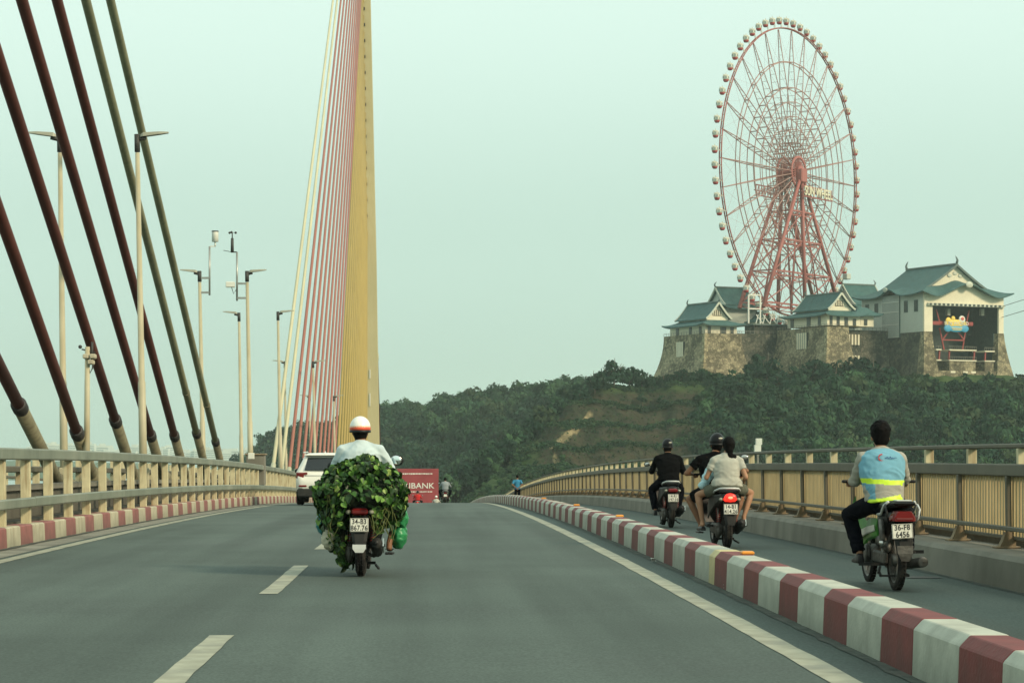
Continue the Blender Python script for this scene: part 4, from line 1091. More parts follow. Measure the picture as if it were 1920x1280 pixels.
# gondolas
m = MB(); m.lathe([(.05, -1.15), (.62, -1.05), (.86, -.7), (.98, -.25)], n=12); gb_ = m.build('gondola_base', M_sr if 0 else mat('gondola_red', (.33, .035, .035), .5, var=.1)); gbm = gb_.data; drop_template(gbm)
m = MB(); m.lathe([(1.0, -.249), (1.08, .35), (1.08, .9), (1.15, .95), (1.15, 1.08), (.3, 1.2), (.02, 1.22)], n=12); gc_ = m.build('gondola_cabin', mat('gondola_white', (.80, .78, .66), .5, var=.06)); gcm = gc_.data; drop_template(gcm)
m = MB()
for k in range(6): a = pi*k/3; m.box(-.33, .33, 1.04, 1.1, .08, .72, M=Matrix.Rotation(a, 4, 'Z'))
gwm = m.build('gondola_window', mat('gondola_glass', (.30, .34, .31), .2, var=.1)).data; drop_template(gwm)
m = MB(); m.bar((-1.3, 0, 1.3), (1.3, 0, 1.3), .13); m.bar((-1.3, 0, 1.3), (-1.3, 0, .5), .1); m.bar((1.3, 0, 1.3), (1.3, 0, .5), .1); m.bar((0, 0, 1.2), (0, 0, 2.0), .15); m.bar((-1.3, 0, .5), (-1.9, 0, 1.4), .08); m.bar((0, -.9, 1.3), (0, .9, 1.3), .12)
ghm = m.build('hanger', M_wc).data; drop_template(ghm)
for k in range(64):
    a = 2*pi*(k+.5)/64; c = wp(R+2.8, a, .7)
    g_ = inst('gondola', gcm, fw, c-Vector((0, 0, .3)), scale=(1.06, 1.06, 1.06))
    inst('gondola_base', gbm, g_); inst('window_band', gwm, g_); inst('hanger', ghm, g_)
    mm = MB(); mm.bar(wp(R+.2, a, 0), wp(R+2.6, a, 0), .12); mm.bar(wp(R, a-.012, .7), wp(R+2.4, a, .2), .09); mm.bar(wp(R, a+.012, -.7), wp(R+2.4, a, -.2), .09)
    mm.build('gondola_bracket', M_wc, fw)
# hub
m = MB(); m.lathe([(.3, -4.6), (2.2, -4.4), (2.4, -3.2), (1.6, -2.9), (1.6, 2.9), (2.4, 3.2), (2.2, 4.4), (.3, 4.6)], axis='y', n=20); m.build('hub', M_wr, fw)
for y in (-3.0, 3.0):
    m = MB(); m.lathe([(5.3, y-.25), (6.1, y-.25), (6.1, y+.25), (5.3, y+.25)], axis='y', n=32, closed=True)
    for k in range(32): m.bar(wp(1.8, 2*pi*k/32, y), wp(5.6, 2*pi*k/32, y), .26)
    m.build('hub_flange', M_wr, fw)
m = MB()
for k in range(24):
    m.bar(wp(5.6, 2*pi*k/24, -3), wp(5.6, 2*pi*(k+.5)/24, 3), .16); m.bar(wp(3.6, 2*pi*k/24, -3), wp(3.6, 2*pi*(k+.5)/24, 3), .14)
m.build('hub_lattice', M_wr, fw)
# A frames
Hs = 52.
def leg(x, y0, y1, r, name='support_leg', zb=-Hs, xt=0):
    m = MB(); m.tube([Vector((xt, y0, -1.5)), Vector((x, y1, zb))], [r*.85, r*1.05], 10); return m.build(name, M_wr, fw)
ya, yb = 4.3, 4.9
for sgn in (1, -1):
    leg(-31, sgn*ya, sgn*yb, .72, xt=-.6); leg(31, sgn*ya, sgn*yb, .72, xt=.6); leg(0, sgn*ya, sgn*(yb+.8), .72)
    m = MB(); m.bev(-2.2, 2.2, sgn*ya-1.3, sgn*ya+1.3, -4.2, 1.2, .5); m.build('bearing_housing', M_wr, fw)
def fx_(z): return .6+30.4*(-1.5-z)/(Hs-1.5)
def fy(z): return ya+(yb-ya)*(-1.5-z)/(Hs-1.5)
for z in (-15, -26, -38, -50):
    for sgn in (1, -1):
        m = MB(); x = fx_(z); y = sgn*fy(z)
        m.bar((-x, y, z), (x, y, z), .55, .55); m.bar((-x, y, z-1.6), (x, y, z-1.6), .3, .3)
        for q in range(8): m.bar((-x+2*x*q/8, y, z if q % 2 else z-1.6), (-x+2*x*(q+1)/8, y, z-1.6 if q % 2 else z), .2, .2)
        m.build('cross_beam', M_wr, fw)
    for sx in (-1, 1):
        m = MB(); x = sx*fx_(z); y = fy(z); m.bar((x, -y, z), (x, y, z), .5, .5); m.build('tie_beam', M_wr, fw)
zl = [-15, -26, -38, -50]
for za, zb in zip(zl, zl[1:]):
    for sgn in (1, -1):
        m = MB()
        for sx in (-1, 1):
            m.bar((0, sgn*fy(za), za), (sx*fx_(zb), sgn*fy(zb), zb), .32, .32)
            m.bar((sx*fx_(za), sgn*fy(za), za), (0, sgn*fy(zb), zb), .32, .32)
        m.build('cross_brace', M_wr, fw)
    for sx in (-1, 1):
        m = MB(); m.bar((sx*fx_(za), -fy(za), za), (sx*fx_(zb), fy(zb), zb), .28, .28); m.bar((sx*fx_(za), fy(za), za), (sx*fx_(zb), -fy(zb), zb), .28, .28); m.build('cross_brace', M_wr, fw)
# inner ladder legs
for sx in (-12, 12):
    for sgn in (1, -1): leg(sx, sgn*(ya-1), sgn*(yb+1), .28, 'inner_leg', xt=0)
# sign panels
def sign(x0, x1, y):
    m = MB(); n = 8
    for z in (-9.3, -5.5): m.bar((x0, y, z), (x1, y, z), .4, .4)
    for k in range(n+1): x = x0+(x1-x0)*k/n; m.bar((x, y, -9.3), (x, y, -5.5), .25, .25)
    for k in range(n): m.bar((x0+(x1-x0)*k/n, y, -9.3), (x0+(x1-x0)*(k+1)/n, y, -5.5), .18, .18)
    m.bar((x0, y+.8, -7.4), (x1, y+.8, -7.4), .3, .3)
    return m.build('name_sign', M_wr, fw)
sA = sign(-2.8, 20.5, -6.2); sB = sign(-16., 2.0, 6.2)
M_let = mat('sign_letter_white', (.72, .68, .50), .5, var=.05)
text('SUN WHEEL', 4.9, M_let, sA, (8.9, -6.7, -7.4), sx=.84, extrude=.15, bold=.06)

# ------------------------------------------------------------------ bank billboard, hill cabinet, far city
BD = 440.
bb = thing('billboard', 'big red bank billboard standing beyond the end of the bridge', 'billboard', P(775, 911, BD))
M_bbr = mat('billboard_red', (.27, .035, .04), .6, var=.12, vs=.4); M_bbw = mat('billboard_white', (.72, .70, .62), .6, var=.04)
m = MB(); m.bev(-5.2, 5.2, -.2, .2, -4.4, 3.6, .05); m.build('panel', M_bbr, bb)
m = MB()
for x in (-4, 0, 4): m.bar((x, .35, -40), (x, .35, 3), .4, .4)
m.build('support', M_steel, bb)
text('AGRIBANK', 1.62, M_bbw, bb, (-.15, -.24, .05), sx=1.12, extrude=.02, bold=.012)
rb = random.Random(5)
for z, x1, hh in ((2.55, 3.9, .28), (-1.15, 3.5, .22)):
    m = MB(); x = -4.2
    while x < x1:
        w = rb.uniform(.18, .5); m.box(x, x+w, -.235, -.205, z-hh/2+rb.uniform(0, .05), z+hh/2); x += w+rb.uniform(.08, .16)
    m.build('small_print', M_bbw, bb)
hc = thing('hill_cabinet', 'small white two part cabinet standing in the bushes behind the right railing', 'cabinet', P(1421, 838, 560))
m = MB(); m.bev(-.95, .75, -.7, .7, -1.5, .6, .06); m.build('lower_box', M_wht, hc)
m = MB(); m.bev(-.55, 1.0, -.7, .7, .62, 2.3, .06); m.build('upper_box', M_wht, hc)
m = MB(); m.bar((0, 0, -9), (0, 0, -1.5), .5, .5); m.build('post', M_conc, hc)
M_city = mat('city_walls', (.50, .52, .45), .8, var=.25, vs=.01)
rc = np.random.RandomState(4)
for i in range(30):
    px = 60+i*13.8+rc.uniform(-5, 5); d = 6200+rc.uniform(-300, 500)
    if px > 560: break
    h = rc.choice([8, 16, 24, 30])*rc.uniform(.8, 1.1)*(1.0 if px < 340 else .4); w = rc.uniform(14, 30)
    t = thing('city_block', f'hazy far city building on the left horizon, {ORD[min(i, 29)]} from the left', 'building', ((px-VX)*d/F, d, -50), (0, 0, rc.uniform(-.3, .3)), 'hazy buildings on the left horizon')
    m = MB(); m.box(-w, w, -10, 10, 0, h+22); m.box(-w*.5, w*.2, -5, 5, h+22.01, h+28); m.build('wall', M_city, t)
    m = MB()
    for k in range(int((h+20)/6)): m.box(-w*.9, w*.9, -10.3, -10.02, 4+k*6, 6+k*6)
    m.build('window_band', M_win, t)
# second striped bank: distant low shore on the left
def shore(px, d): return -51+14*max(0, sin((px+200)*.006))*sstep(3000, 3900, d)*(1-sstep(4600, 5600, d))+noise.noise(Vector((px*.02, d*.002, 2)))*3
terrain('hill_terrain', shore, -500, 700, 30, 3000, 5800, 200, M_terr, lambda p, d, z: 0.)

# ------------------------------------------------------------------ haze
HZ = True
if HZ:
    m = MB(); m.box(-3500, 3500, -40, 7200, -53, 175); hz = m.build('haze', [], kind='stuff')
    hm = bpy.data.materials.new('haze_air'); hm.use_nodes = True; n = hm.node_tree.nodes; n.clear()
    out = n.new('ShaderNodeOutputMaterial'); pv = n.new('ShaderNodeVolumePrincipled')
    pv.inputs['Color'].default_value = (.88, 1., .95, 1); pv.inputs['Density'].default_value = .00010; pv.inputs['Anisotropy'].default_value = .1
    hm.node_tree.links.new(pv.outputs[0], out.inputs['Volume']); hz.data.materials.clear(); hz.data.materials.append(hm)
    hm.cycles.homogeneous_volume = True if hasattr(hm.cycles, 'homogeneous_volume') else None

# ================================================================== vehicles and people
M_tyre = mat('tyre_rubber', (.010, .010, .010), .85, var=.3, vs=20, bump=.3, bs=80, dirt=(.09, .08, .065), patch=.5, psc=6, spec=.3)
M_blk = mat('black_plastic', (.007, .0075, .0075), .45, var=.2, vs=8, spec=.4)
M_blkm = mat('dusty_black_plastic', (.016, .017, .016), .7, var=.3, vs=6, patch=.4, psc=5, dirt=(.04, .038, .032))
M_chr = mat('chrome_metal', (.55, .55, .52), .25, metal=.9, var=.1, vs=10)
M_alu = mat('grimy_aluminium', (.16, .155, .14), .5, metal=.5, var=.35, vs=14, patch=.6, psc=10, dirt=(.04, .035, .03))
M_eng = mat('oily_engine_metal', (.085, .08, .07), .5, metal=.4, var=.4, vs=18, bump=.4, bs=40, patch=.6, psc=12, dirt=(.03, .026, .02))
M_silver = mat('silver_paint', (.55, .57, .55), .35, var=.08)
M_greenp = mat('green_fairing', (.07, .25, .045), .35, var=.1)
M_plate = mat('plate_white', (.72, .71, .62), .5, var=.06, vs=30, patch=.3, psc=9, dirt=(.45, .42, .33))
M_ink = mat('plate_ink', (.03, .03, .03), .6)
M_tail = mat('red_lens', (.16, .012, .012), .25, var=.1)
M_tailon = mat('lit_red_lens', (.6, .02, .02), .3, emit=(1, .04, .02), es=1.1)
M_tailhot = mat('lit_lens_core', (.8, .2, .1), .3, emit=(1, .25, .14), es=1.6)
M_skin = mat('skin', (.36, .195, .115), .6, var=.10, vs=8, spec=.35)
M_skind = mat('tanned_skin', (.23, .115, .065), .6, var=.10, vs=8, spec=.35)
M_hair = mat('black_hair', (.004, .0035, .0035), .7, spec=.12, var=.4, vs=60, bump=.6, bs=120)
M_eye = mat('eye_dark', (.02, .015, .01), .2)
def cloth(name, col, **k):
    a = dict(var=.10, vs=6, bump=.35, bs=16, dist=.012, spec=.08); a.update(k); return mat(name, col, .9, **a)
M_shirtw = cloth('pale_blue_shirt', (.52, .62, .63)); M_blackc = cloth('black_cloth', (.0045, .005, .0055)); M_blackt = cloth('dark_trousers', (.005, .006, .009))
M_tee = cloth('pale_grey_tee', (.42, .42, .36)); M_short = cloth('olive_shorts', (.115, .12, .090)); M_vest = cloth('light_blue_vest', (.17, .37, .47)); M_greysh = cloth('grey_beige_shirt', (.34, .33, .28))
M_hiv = mat('reflective_yellow', (.62, .88, .05), .5, var=.05, emit=None); M_shoe = mat('shoe_leather', (.012, .011, .011), .5, var=.2, vs=20)
M_red_c = cloth('red_jacket', (.45, .03, .03)); M_greyc = cloth('grey_shirt', (.24, .27, .28)); M_bluec = cloth('blue_shirt', (.05, .22, .36)); M_palebl = cloth('pale_blue_cloth', (.42, .62, .66)); M_pink = cloth('pink_cloth', (.5, .12, .16))
M_helmw = mat('white_helmet_shell', (.84, .83, .76), .3, var=.03); M_helmr = mat('orange_red_band', (.65, .10, .045), .35, var=.3, vs=12); M_helmk = mat('black_helmet_shell', (.004, .004, .005), .35, var=.1, spec=.3)
M_decal = mat('pale_decal', (.65, .60, .48), .4)

# ---------------------------------------------------------- remeshed bodies
def kinks(p0, p1, pole, a, b):
    """two bone joint between p0 and p1 with bone lengths a, b bending towards pole"""
    p0, p1 = Vector(p0), Vector(p1); D = p1-p0; L = min(D.length, (a+b)*.995); Dn = D.normalized()
    x = (a*a-b*b+L*L)/(2*L); h = sqrt(max(a*a-x*x, 0)); n = Vector(pole)-Dn*Vector(pole).dot(Dn); n.normalize()
    return p0+Dn*x+n*h
def fused(name, build, parent, mt, voxel=.012, smooth=3, wr=0., wscale=7., seed=0, mats=None, pick=None):
    m = MB(); build(m); o = m.build(name+'_raw', mt)
    md = o.modifiers.new('r', 'REMESH'); md.mode = 'VOXEL'; md.voxel_size = voxel; md.use_smooth_shade = True
    ms_ = o.modifiers.new('s', 'SMOOTH'); ms_.iterations = smooth; ms_.factor = .5
    me = evaluated_mesh(o); bpy.data.objects.remove(o); me.name = name
    if wr:
        n = len(me.vertices); co = np.empty(n*3, np.float32); no = np.empty(n*3, np.float32)
        me.vertices.foreach_get('co', co); me.vertices.foreach_get('normal', no); co = co.reshape(-1, 3); no = no.reshape(-1, 3)
        dv = np.empty(n, np.float32)
        for i in range(n):
            p = Vector((co[i, 0]*wscale+seed, co[i, 1]*wscale, co[i, 2]*wscale*1.7+seed))
            w = noise.noise(p+Vector((noise.noise(p*.5), 0, noise.noise(p*.6)))*1.8); dv[i] = (1-abs(w)*2.6)*.6+noise.noise(p*2.3)*.35
        co += no*(dv*wr)[:, None]; me.vertices.foreach_set('co', co.reshape(-1))
    me.materials.clear()
    for q in (mats or [mt]): me.materials.append(q)
    if pick:
        me.polygons.foreach_set('material_index', [pick(p.center) for p in me.polygons])
    me.polygons.foreach_set('use_smooth', [True]*len(me.polygons)); me.update()
    x = bpy.data.objects.new(name, me); COL.objects.link(x); x.parent = parent; return x
def caps(m, p0, p1, r0, r1, n=14):
    p0, p1 = Vector(p0), Vector(p1); d = (p1-p0).normalized()
    m.tube([p0-d*r0*.95, p0-d*r0*.6, p0, p0+(p1-p0)*.5, p1, p1+d*r1*.6, p1+d*r1*.95], [r0*.3, r0*.8, r0, (r0+r1)/2, r1, r1*.8, r1*.3], n)
def spine(m, rings, n=20):
    """rings: centre, half width, half depth; stacked bottom to top, closed"""
    R_ = []
    for i, (c, rx, ry) in enumerate(rings):
        c = Vector(c); a = Vector(rings[max(i-1, 0)][0]); b = Vector(rings[min(i+1, len(rings)-1)][0]); t = (b-a).normalized()
        rt = Vector((1, 0, 0)); fw_ = t.cross(rt).normalized()
        R_.append([c+rt*rx*cos(2*pi*k/n)*(1 if abs(cos(2*pi*k/n)) < .2 else 1)+fw_*ry*sin(2*pi*k/n) for k in range(n)])
    m.rings(R_, 0, True)
def hand(m, wrist, palm, curl_axis, side, k=1.):
    """palm and five unequal bent fingers closing round a grip below the knuckles"""
    w, p = Vector(wrist), Vector(palm); d = (p-w).normalized(); ax = Vector(curl_axis).normalized(); up = ax.cross(d).normalized()
    if up.z < 0: up = -up
    m.rings([[c+ax*a_*wd*k+up*b_*.014*k for a_, b_ in ((-1, -1), (1, -1), (1, 1), (-1, 1))] for c, wd in ((w, .024), (w+d*.04*k, .036), (w+d*.09*k, .040))])
    kn = w+d*.085*k
    for i, (off, L) in enumerate(((-.032, .034), (-.011, .038), (.011, .036), (.031, .028))):
        a = kn+ax*off*k; b = a+(d*.9-up*.45)*L*k; c = b+(-up*.95+d*-.1)*L*.85*k; e_ = c+(-d*.9-up*.2)*L*.6*k
        m.tube([a-d*.02, a, b, c, e_], [.011*k, .011*k, .010*k, .0095*k, .008*k], 7)
    th = w+d*.03*k-ax*side*.030*k; m.tube([th, th-ax*side*.016*k+d*.03*k-up*.01*k, th+d*.055*k-up*.035*k], [.013*k, .012*k, .009*k], 7)
def head_prims(m, c, f=Vector((0, 1, 0)), k=1.):
    """c = centre of the skull, f = facing direction"""
    M = Matrix.Translation(c) @ f.to_track_quat('Y', 'Z').to_matrix().to_4x4() @ Matrix.Scale(k, 4)
    m.ell((0, -.005, .02), (.076, .094, .098), M=M, nu=16, nv=12); m.ell((0, .030, -.045), (.056, .062, .072), M=M, nu=14, nv=10)
    m.ell((0, .088, -.105+.03), (.026, .020, .022), M=M); m.ell((0, .102, -.022), (.012, .018, .024), M=M)
    for s_ in (-1, 1): m.ell((s_*.077, -.005, -.02), (.012, .022, .033), M=M)
    m.ell((0, .082, -.058), (.022, .010, .006), M=M)
    return M
def add_eyes(parent, M):
    for s_ in (-1, 1):
        m = MB(); m.ell((s_*.030, .080, .0), (.011, .008, .007), M=M, nu=8, nv=6); m.build('eye', M_eye, parent)
def rider(name_label, loc, rz, hip, chest, neck, headc, hands, feet, skin=None, shw=.19, shirt=None, trousers=None, sleeve='long', legs='long', k=1.,
          shoes='shoe', hipw=.155, waistw=.135, chestw=.165, cat='person', group=None, wr=.006, seed=1, elbow=(-.45, -.25, -.8), tucked=0, face=Vector((0, 1, 0)), knee=(.55, .6, .5), shirt_bottom=-.02, shirt_mats=None, shirt_pick=None, voxel=.011):
    t = thing('person', name_label, cat, loc, (0, 0, rz), group); skin = skin or M_skin
    hip, chest, neck, headc = map(Vector, (hip, chest, neck, headc))
    sp_d = (neck-hip).normalized(); rt = Vector((1, 0, 0))
    SH = {}; EL = {}; WR = {}; HP = {}; KN = {}; AN = {}
    for s_, i in ((-1, 0), (1, 1)):
        SH[s_] = neck-sp_d*.095+rt*s_*shw*.84; h = Vector(hands[i]); 
        EL[s_] = kinks(SH[s_], h, (elbow[0]*-s_, elbow[1], elbow[2]), .27*k, .25*k); dd = (h-EL[s_]).normalized(); WR[s_] = h-dd*.07
        HP[s_] = hip+rt*s_*.085; AN[s_] = Vector(feet[i]); KN[s_] = kinks(HP[s_], AN[s_], (knee[0]*s_, knee[1], knee[2]), .41*k, .39*k)
    info = dict(SH=SH, EL=EL, WR=WR, KN=KN, AN=AN)
    def body(m):
        spine(m, [(hip-sp_d*.09, .09, .07), (hip, hipw*.9, .10), (hip+(chest-hip)*.5, waistw*.88, .085), (chest, chestw*.9, .10), (neck-sp_d*.07, shw*.72, .085), (neck-sp_d*.02, .07, .06), (neck+sp_d*.02, .052, .055)])
        caps(m, neck-sp_d*.03, headc-Vector((0, 0, .05)), .052*k, .050*k)
        global _HM; _HM = head_prims(m, headc, face, k)
        for s_ in (-1, 1):
            caps(m, SH[s_], EL[s_], .045*k, .036*k); caps(m, EL[s_], WR[s_], .036*k, .024*k)
            dd = (Vector(hands[0 if s_ < 0 else 1])-EL[s_]).normalized(); hand(m, WR[s_], WR[s_]+dd*.1, rt, s_, k)
            caps(m, HP[s_], KN[s_], .078*k, .052*k); mid = KN[s_]+(AN[s_]-KN[s_])*.3+Vector((0, -.012, 0)); caps(m, KN[s_], mid, .050*k, .052*k); caps(m, mid, AN[s_], .050*k, .030*k)
            f = AN[s_]+Vector((0, .15, -.075)); caps(m, AN[s_]+Vector((0, -.03, -.05)), f, .032, .026); caps(m, AN[s_], AN[s_]+Vector((0, 0, -.05)), .032, .034)
            for q in range(5): a = f+Vector((s_*(-.028+.014*q), -.01, -.008)); m.tube([a, a+Vector((0, .045-.006*q, -.008))], [.0105-.0008*q, .008], 6)
    b = fused('body', body, t, skin, voxel, 2)
    add_eyes(t, _HM)
    if shirt:
        def sh(m):
            g = .016
            spine(m, [(hip+sp_d*shirt_bottom, hipw+g+.004, .125), (hip+sp_d*.08, hipw+g, .122), (hip+(chest-hip)*.5, waistw+g+.012, .115), (chest, chestw+g, .125), (neck-sp_d*.12, shw*.88, .115), (neck-sp_d*.07, shw*.66, .092), (neck-sp_d*.025, .095, .072), (neck+sp_d*.012, .064, .062)])
            for s_ in (-1, 1):
                m.ell(SH[s_], (.058, .062, .056)); caps(m, neck-sp_d*.045+rt*s_*.03, SH[s_]+Vector((0, 0, .006)), .058, .052)
                if sleeve == 'long': caps(m, SH[s_], EL[s_], .062*k, .052*k); m.tube([EL[s_], EL[s_]+(WR[s_]-EL[s_])*.9], [.052*k, .038*k], 14)
                else: q = .55; m.tube([SH[s_]-(EL[s_]-SH[s_])*.1, SH[s_], SH[s_]+(EL[s_]-SH[s_])*q], [.04, .062*k, .060*k], 14)
        fused('shirt', sh, t, shirt, voxel, 4, wr, 7., seed, shirt_mats, shirt_pick)
    if trousers:
        def tr(m):
            spine(m, [(hip-sp_d*.11, .10, .09), (hip-sp_d*.02, hipw+.012, .120), (hip+sp_d*.07, hipw+.004, .112), (hip+sp_d*.12, waistw+.012, .10)])
            for s_ in (-1, 1):
                if legs == 'long':
                    caps(m, HP[s_], KN[s_], .096*k, .072*k); m.tube([KN[s_]-(AN[s_]-KN[s_])*.05, KN[s_], KN[s_]+(AN[s_]-KN[s_])*.5, AN[s_]+(KN[s_]-AN[s_])*.04], [.05, .072*k, .066*k, .060*k], 14)
                else:
                    m.tube([HP[s_]-(KN[s_]-HP[s_])*.15, HP[s_], HP[s_]+(KN[s_]-HP[s_])*legs], [.06, .100*k, .088*k], 16)
        fused('trousers' if legs == 'long' else 'shorts', tr, t, trousers, voxel, 4, wr*.8, 6., seed+3)
    if shoes == 'shoe':
        for s_ in (-1, 1):
            def so(m):
                a = AN[s_]; m.rings([[a+Vector((x*w+s_*0, y, z)) for x, z in ((-1, -.098), (1, -.098), (1, -.06), (.7, zt), (-.7, zt), (-1, -.06))] for y, w, zt in ((-.075, .030, -.02), (-.03, .040, .0), (.05, .043, -.02), (.13, .048, -.055), (.185, .040, -.065), (.205, .02, -.08))])
            fused('shoe', so, t, M_shoe, .010, 2)
    elif shoes == 'sandal':
        for s_ in (-1, 1):
            m = MB(); a = AN[s_]; m.rings([[a+Vector((x*w, y, z)) for x, z in ((-1, -.122), (1, -.122), (1, -.104), (-1, -.104))] for y, w in ((-.08, .03), (-.03, .042), (.06, .044), (.14, .05), (.21, .036))]); m.bar(a+Vector((-.045, .1, -.07)), a+Vector((.045, .1, -.07)), .03, .008); m.build('sandal', M_shoe, t)
    return t, info, _HM
def helmet(t, M, shell, band=None, r=(.112, .138, .124), decal=False, visor=True):
    Mh = M @ Matrix.Translation((0, -.005, .035))
    m = MB(); m.ell((0, 0, 0), r, nu=24, nv=10, M=Mh, z0=-.28, z1=1); h = m.build('helmet', shell, t)
    m = MB(); m.lathe([(r[0]*1.0, -.28*r[2]-.018), (r[0]*1.03, -.28*r[2]-.012), (r[0]*1.02, -.28*r[2]+.01)], n=24, M=Mh @ Matrix.Diagonal((1, r[1]/r[0], 1, 1)), closed=False); m.build('rim', M_blk, h)
    if band:
        m = MB(); m.lathe([(r[0]*.975, -.22*r[2]), (r[0]*1.006, -.20*r[2]), (r[0]*1.012, .0), (r[0]*.985, .06*r[2])], n=28, M=Mh @ Matrix.Diagonal((1, r[1]/r[0], 1, 1))); m.build('band', band, h)
        m = MB(); m.lathe([(r[0]*.98, .05*r[2]), (r[0]*1.010, .08*r[2]), (r[0]*.985, .13*r[2])], n=28, M=Mh @ Matrix.Diagonal((1, r[1]/r[0], 1, 1))); m.build('thin_stripe', M_orange, h)
    if decal:
        m = MB(); m.ell((.035, -r[1]*.94, .045), (.030, .012, .012), M=Mh); m.build('decal', M_decal, h)
    m = MB()
    for s_ in (-1, 1): m.bar(Mh @ Vector((s_*.092, .02, -.03)), Mh @ Vector((s_*.035, .055, -.165)), .018, .004)
    m.build('strap', M_blk, h)
    if visor:
        m = MB(); m.rings([[Mh @ Vector((x*w, y, z+dz)) for x, dz in ((-1, 0), (0, .02), (1, 0), (1, -.008), (0, .012), (-1, -.008))] for y, w, z in ((r[1]*.8, .095, -.02), (r[1]*1.3, .06, -.035))]); m.build('peak', shell, h)
    return h

# ---------------------------------------------------------- motorbikes
def wheel(parent, name, y, R_, w, rim=M_alu, spokes=5, steer=0):
    m = MB(); pr = []
    for k in range(12): a = 2*pi*k/12; pr.append((R_-w*.5+w*.5*cos(a), w*.5*sin(a)))
    m.lathe(pr, axis='x', n=40, M=Matrix.Translation((0, y, R_)), closed=True); ty = m.build(name, M_tyre, parent)
    m = MB(); m.lathe([(R_-w*.75, -w*.36), (R_-w, -w*.3), (R_-w, w*.3), (R_-w*.75, w*.36), (R_-w*.9, 0)], axis='x', n=32, M=Matrix.Translation((0, y, R_)), closed=True)
    m.lathe([(.01, -w*.55), (.055, -w*.5), (.055, w*.5), (.01, w*.55)], axis='x', n=16, M=Matrix.Translation((0, y, R_)))
    for k in range(spokes):
        a = 2*pi*k/spokes; d = Vector((0, cos(a), sin(a))); m.bar(Vector((0, y, R_))+d*.04, Vector((0, y, R_))+d*(R_-w*.9), .022 if spokes < 12 else .006, .03 if spokes < 12 else .006)
    m.build('rim', rim, ty)
    m = MB()      # tread blocks
    for k in range(44):
        a = 2*pi*k/44; d = Vector((0, cos(a), sin(a)))
        for s_ in (-1, 1):
            tg = Vector((s_*.35, -sin(a), cos(a))).normalized(); c = Vector((s_*w*.2, y, R_))+d*(R_-.004); m.bar(c-tg*.012, c+tg*.012, .02, .010)
    m.build('tread', M_tyre, ty)
    return ty
def plate(parent, y, z, l1, l2, tilt=-.12, w=.19, h=.14):
    Mx = Matrix.Translation((0, y, z)) @ Matrix.Rotation(tilt, 4, 'X')
    m = MB(); m.bev(-w/2, w/2, -.003, .003, -h/2, h/2, .008, M=Mx); p = m.build('licence_plate', M_plate, parent)
    m = MB(); e_ = .004
    for x0, x1, z0, z1 in ((-w/2+e_, w/2-e_, h/2-.007, h/2-.004), (-w/2+e_, w/2-e_, -h/2+.004, -h/2+.007), (-w/2+e_, -w/2+e_+.003, -h/2+.007, h/2-.007), (w/2-e_-.003, w/2-e_, -h/2+.007, h/2-.007)): m.box(x0, x1, -.0045, -.0031, z0, z1, M=Mx)
    m.build('border', M_ink, p)
    for s_, zz in ((l1, .033), (l2, -.032)):
        v = Mx @ Vector((0, -.0045, zz)); text(s_, .074, M_ink, p, v, (radians(90)+tilt, 0, 0), extrude=.0008, sx=.80, bold=.0016, space=1.08)
    return p
def handlebar(b, yb=.86, zb=.99, w=.34, mirrors=(1, 1), rise=.0, mz=.24):
    m = MB(); m.tube([(-w, yb-.06, zb+rise), (-w+.14, yb-.03, zb+rise), (-.1, yb+.03, zb-.04), (.1, yb+.03, zb-.04), (w-.14, yb-.03, zb+rise), (w, yb-.06, zb+rise)], .012, 8)
    m.bev(-.11, .11, yb-.02, yb+.12, zb-.10, zb+.05, .03); hb = m.build('handlebar', M_blk, b)
    for s_ in (-1, 1):
        m = MB(); m.tube([(s_*(w-.13), yb-.032, zb+rise), (s_*(w-.01), yb-.06, zb+rise), (s_*w, yb-.062, zb+rise)], [.017, .017, .013], 10); m.build('grip', M_blkm, hb)
        m = MB(); m.tube([(s_*(w-.14), yb+.02, zb+rise-.005), (s_*(w-.02), yb+.025, zb+rise-.01)], .007, 6); m.build('brake_lever', M_alu, hb)
        if mirrors[0 if s_ < 0 else 1]:
            m = MB(); m.tube([(s_*(w-.15), yb, zb+.02), (s_*(w-.10), yb+.03, zb+mz*.55), (s_*(w-.0), yb+.02, zb+mz*.85)], .007, 6)
            mi_ = m.build('mirror_stalk', M_blk, hb)
            m = MB(); m.ell((s_*(w+.02), yb+.03, zb+mz), (.062, .025, .042), nu=14, nv=8); m.build('mirror', M_blk, mi_.parent)
            m = MB(); m.ell((s_*(w+.02), yb+.008, zb+mz), (.052, .006, .034), nu=14, nv=6); m.build('mirror_glass', M_chr, mi_.parent)
    return hb
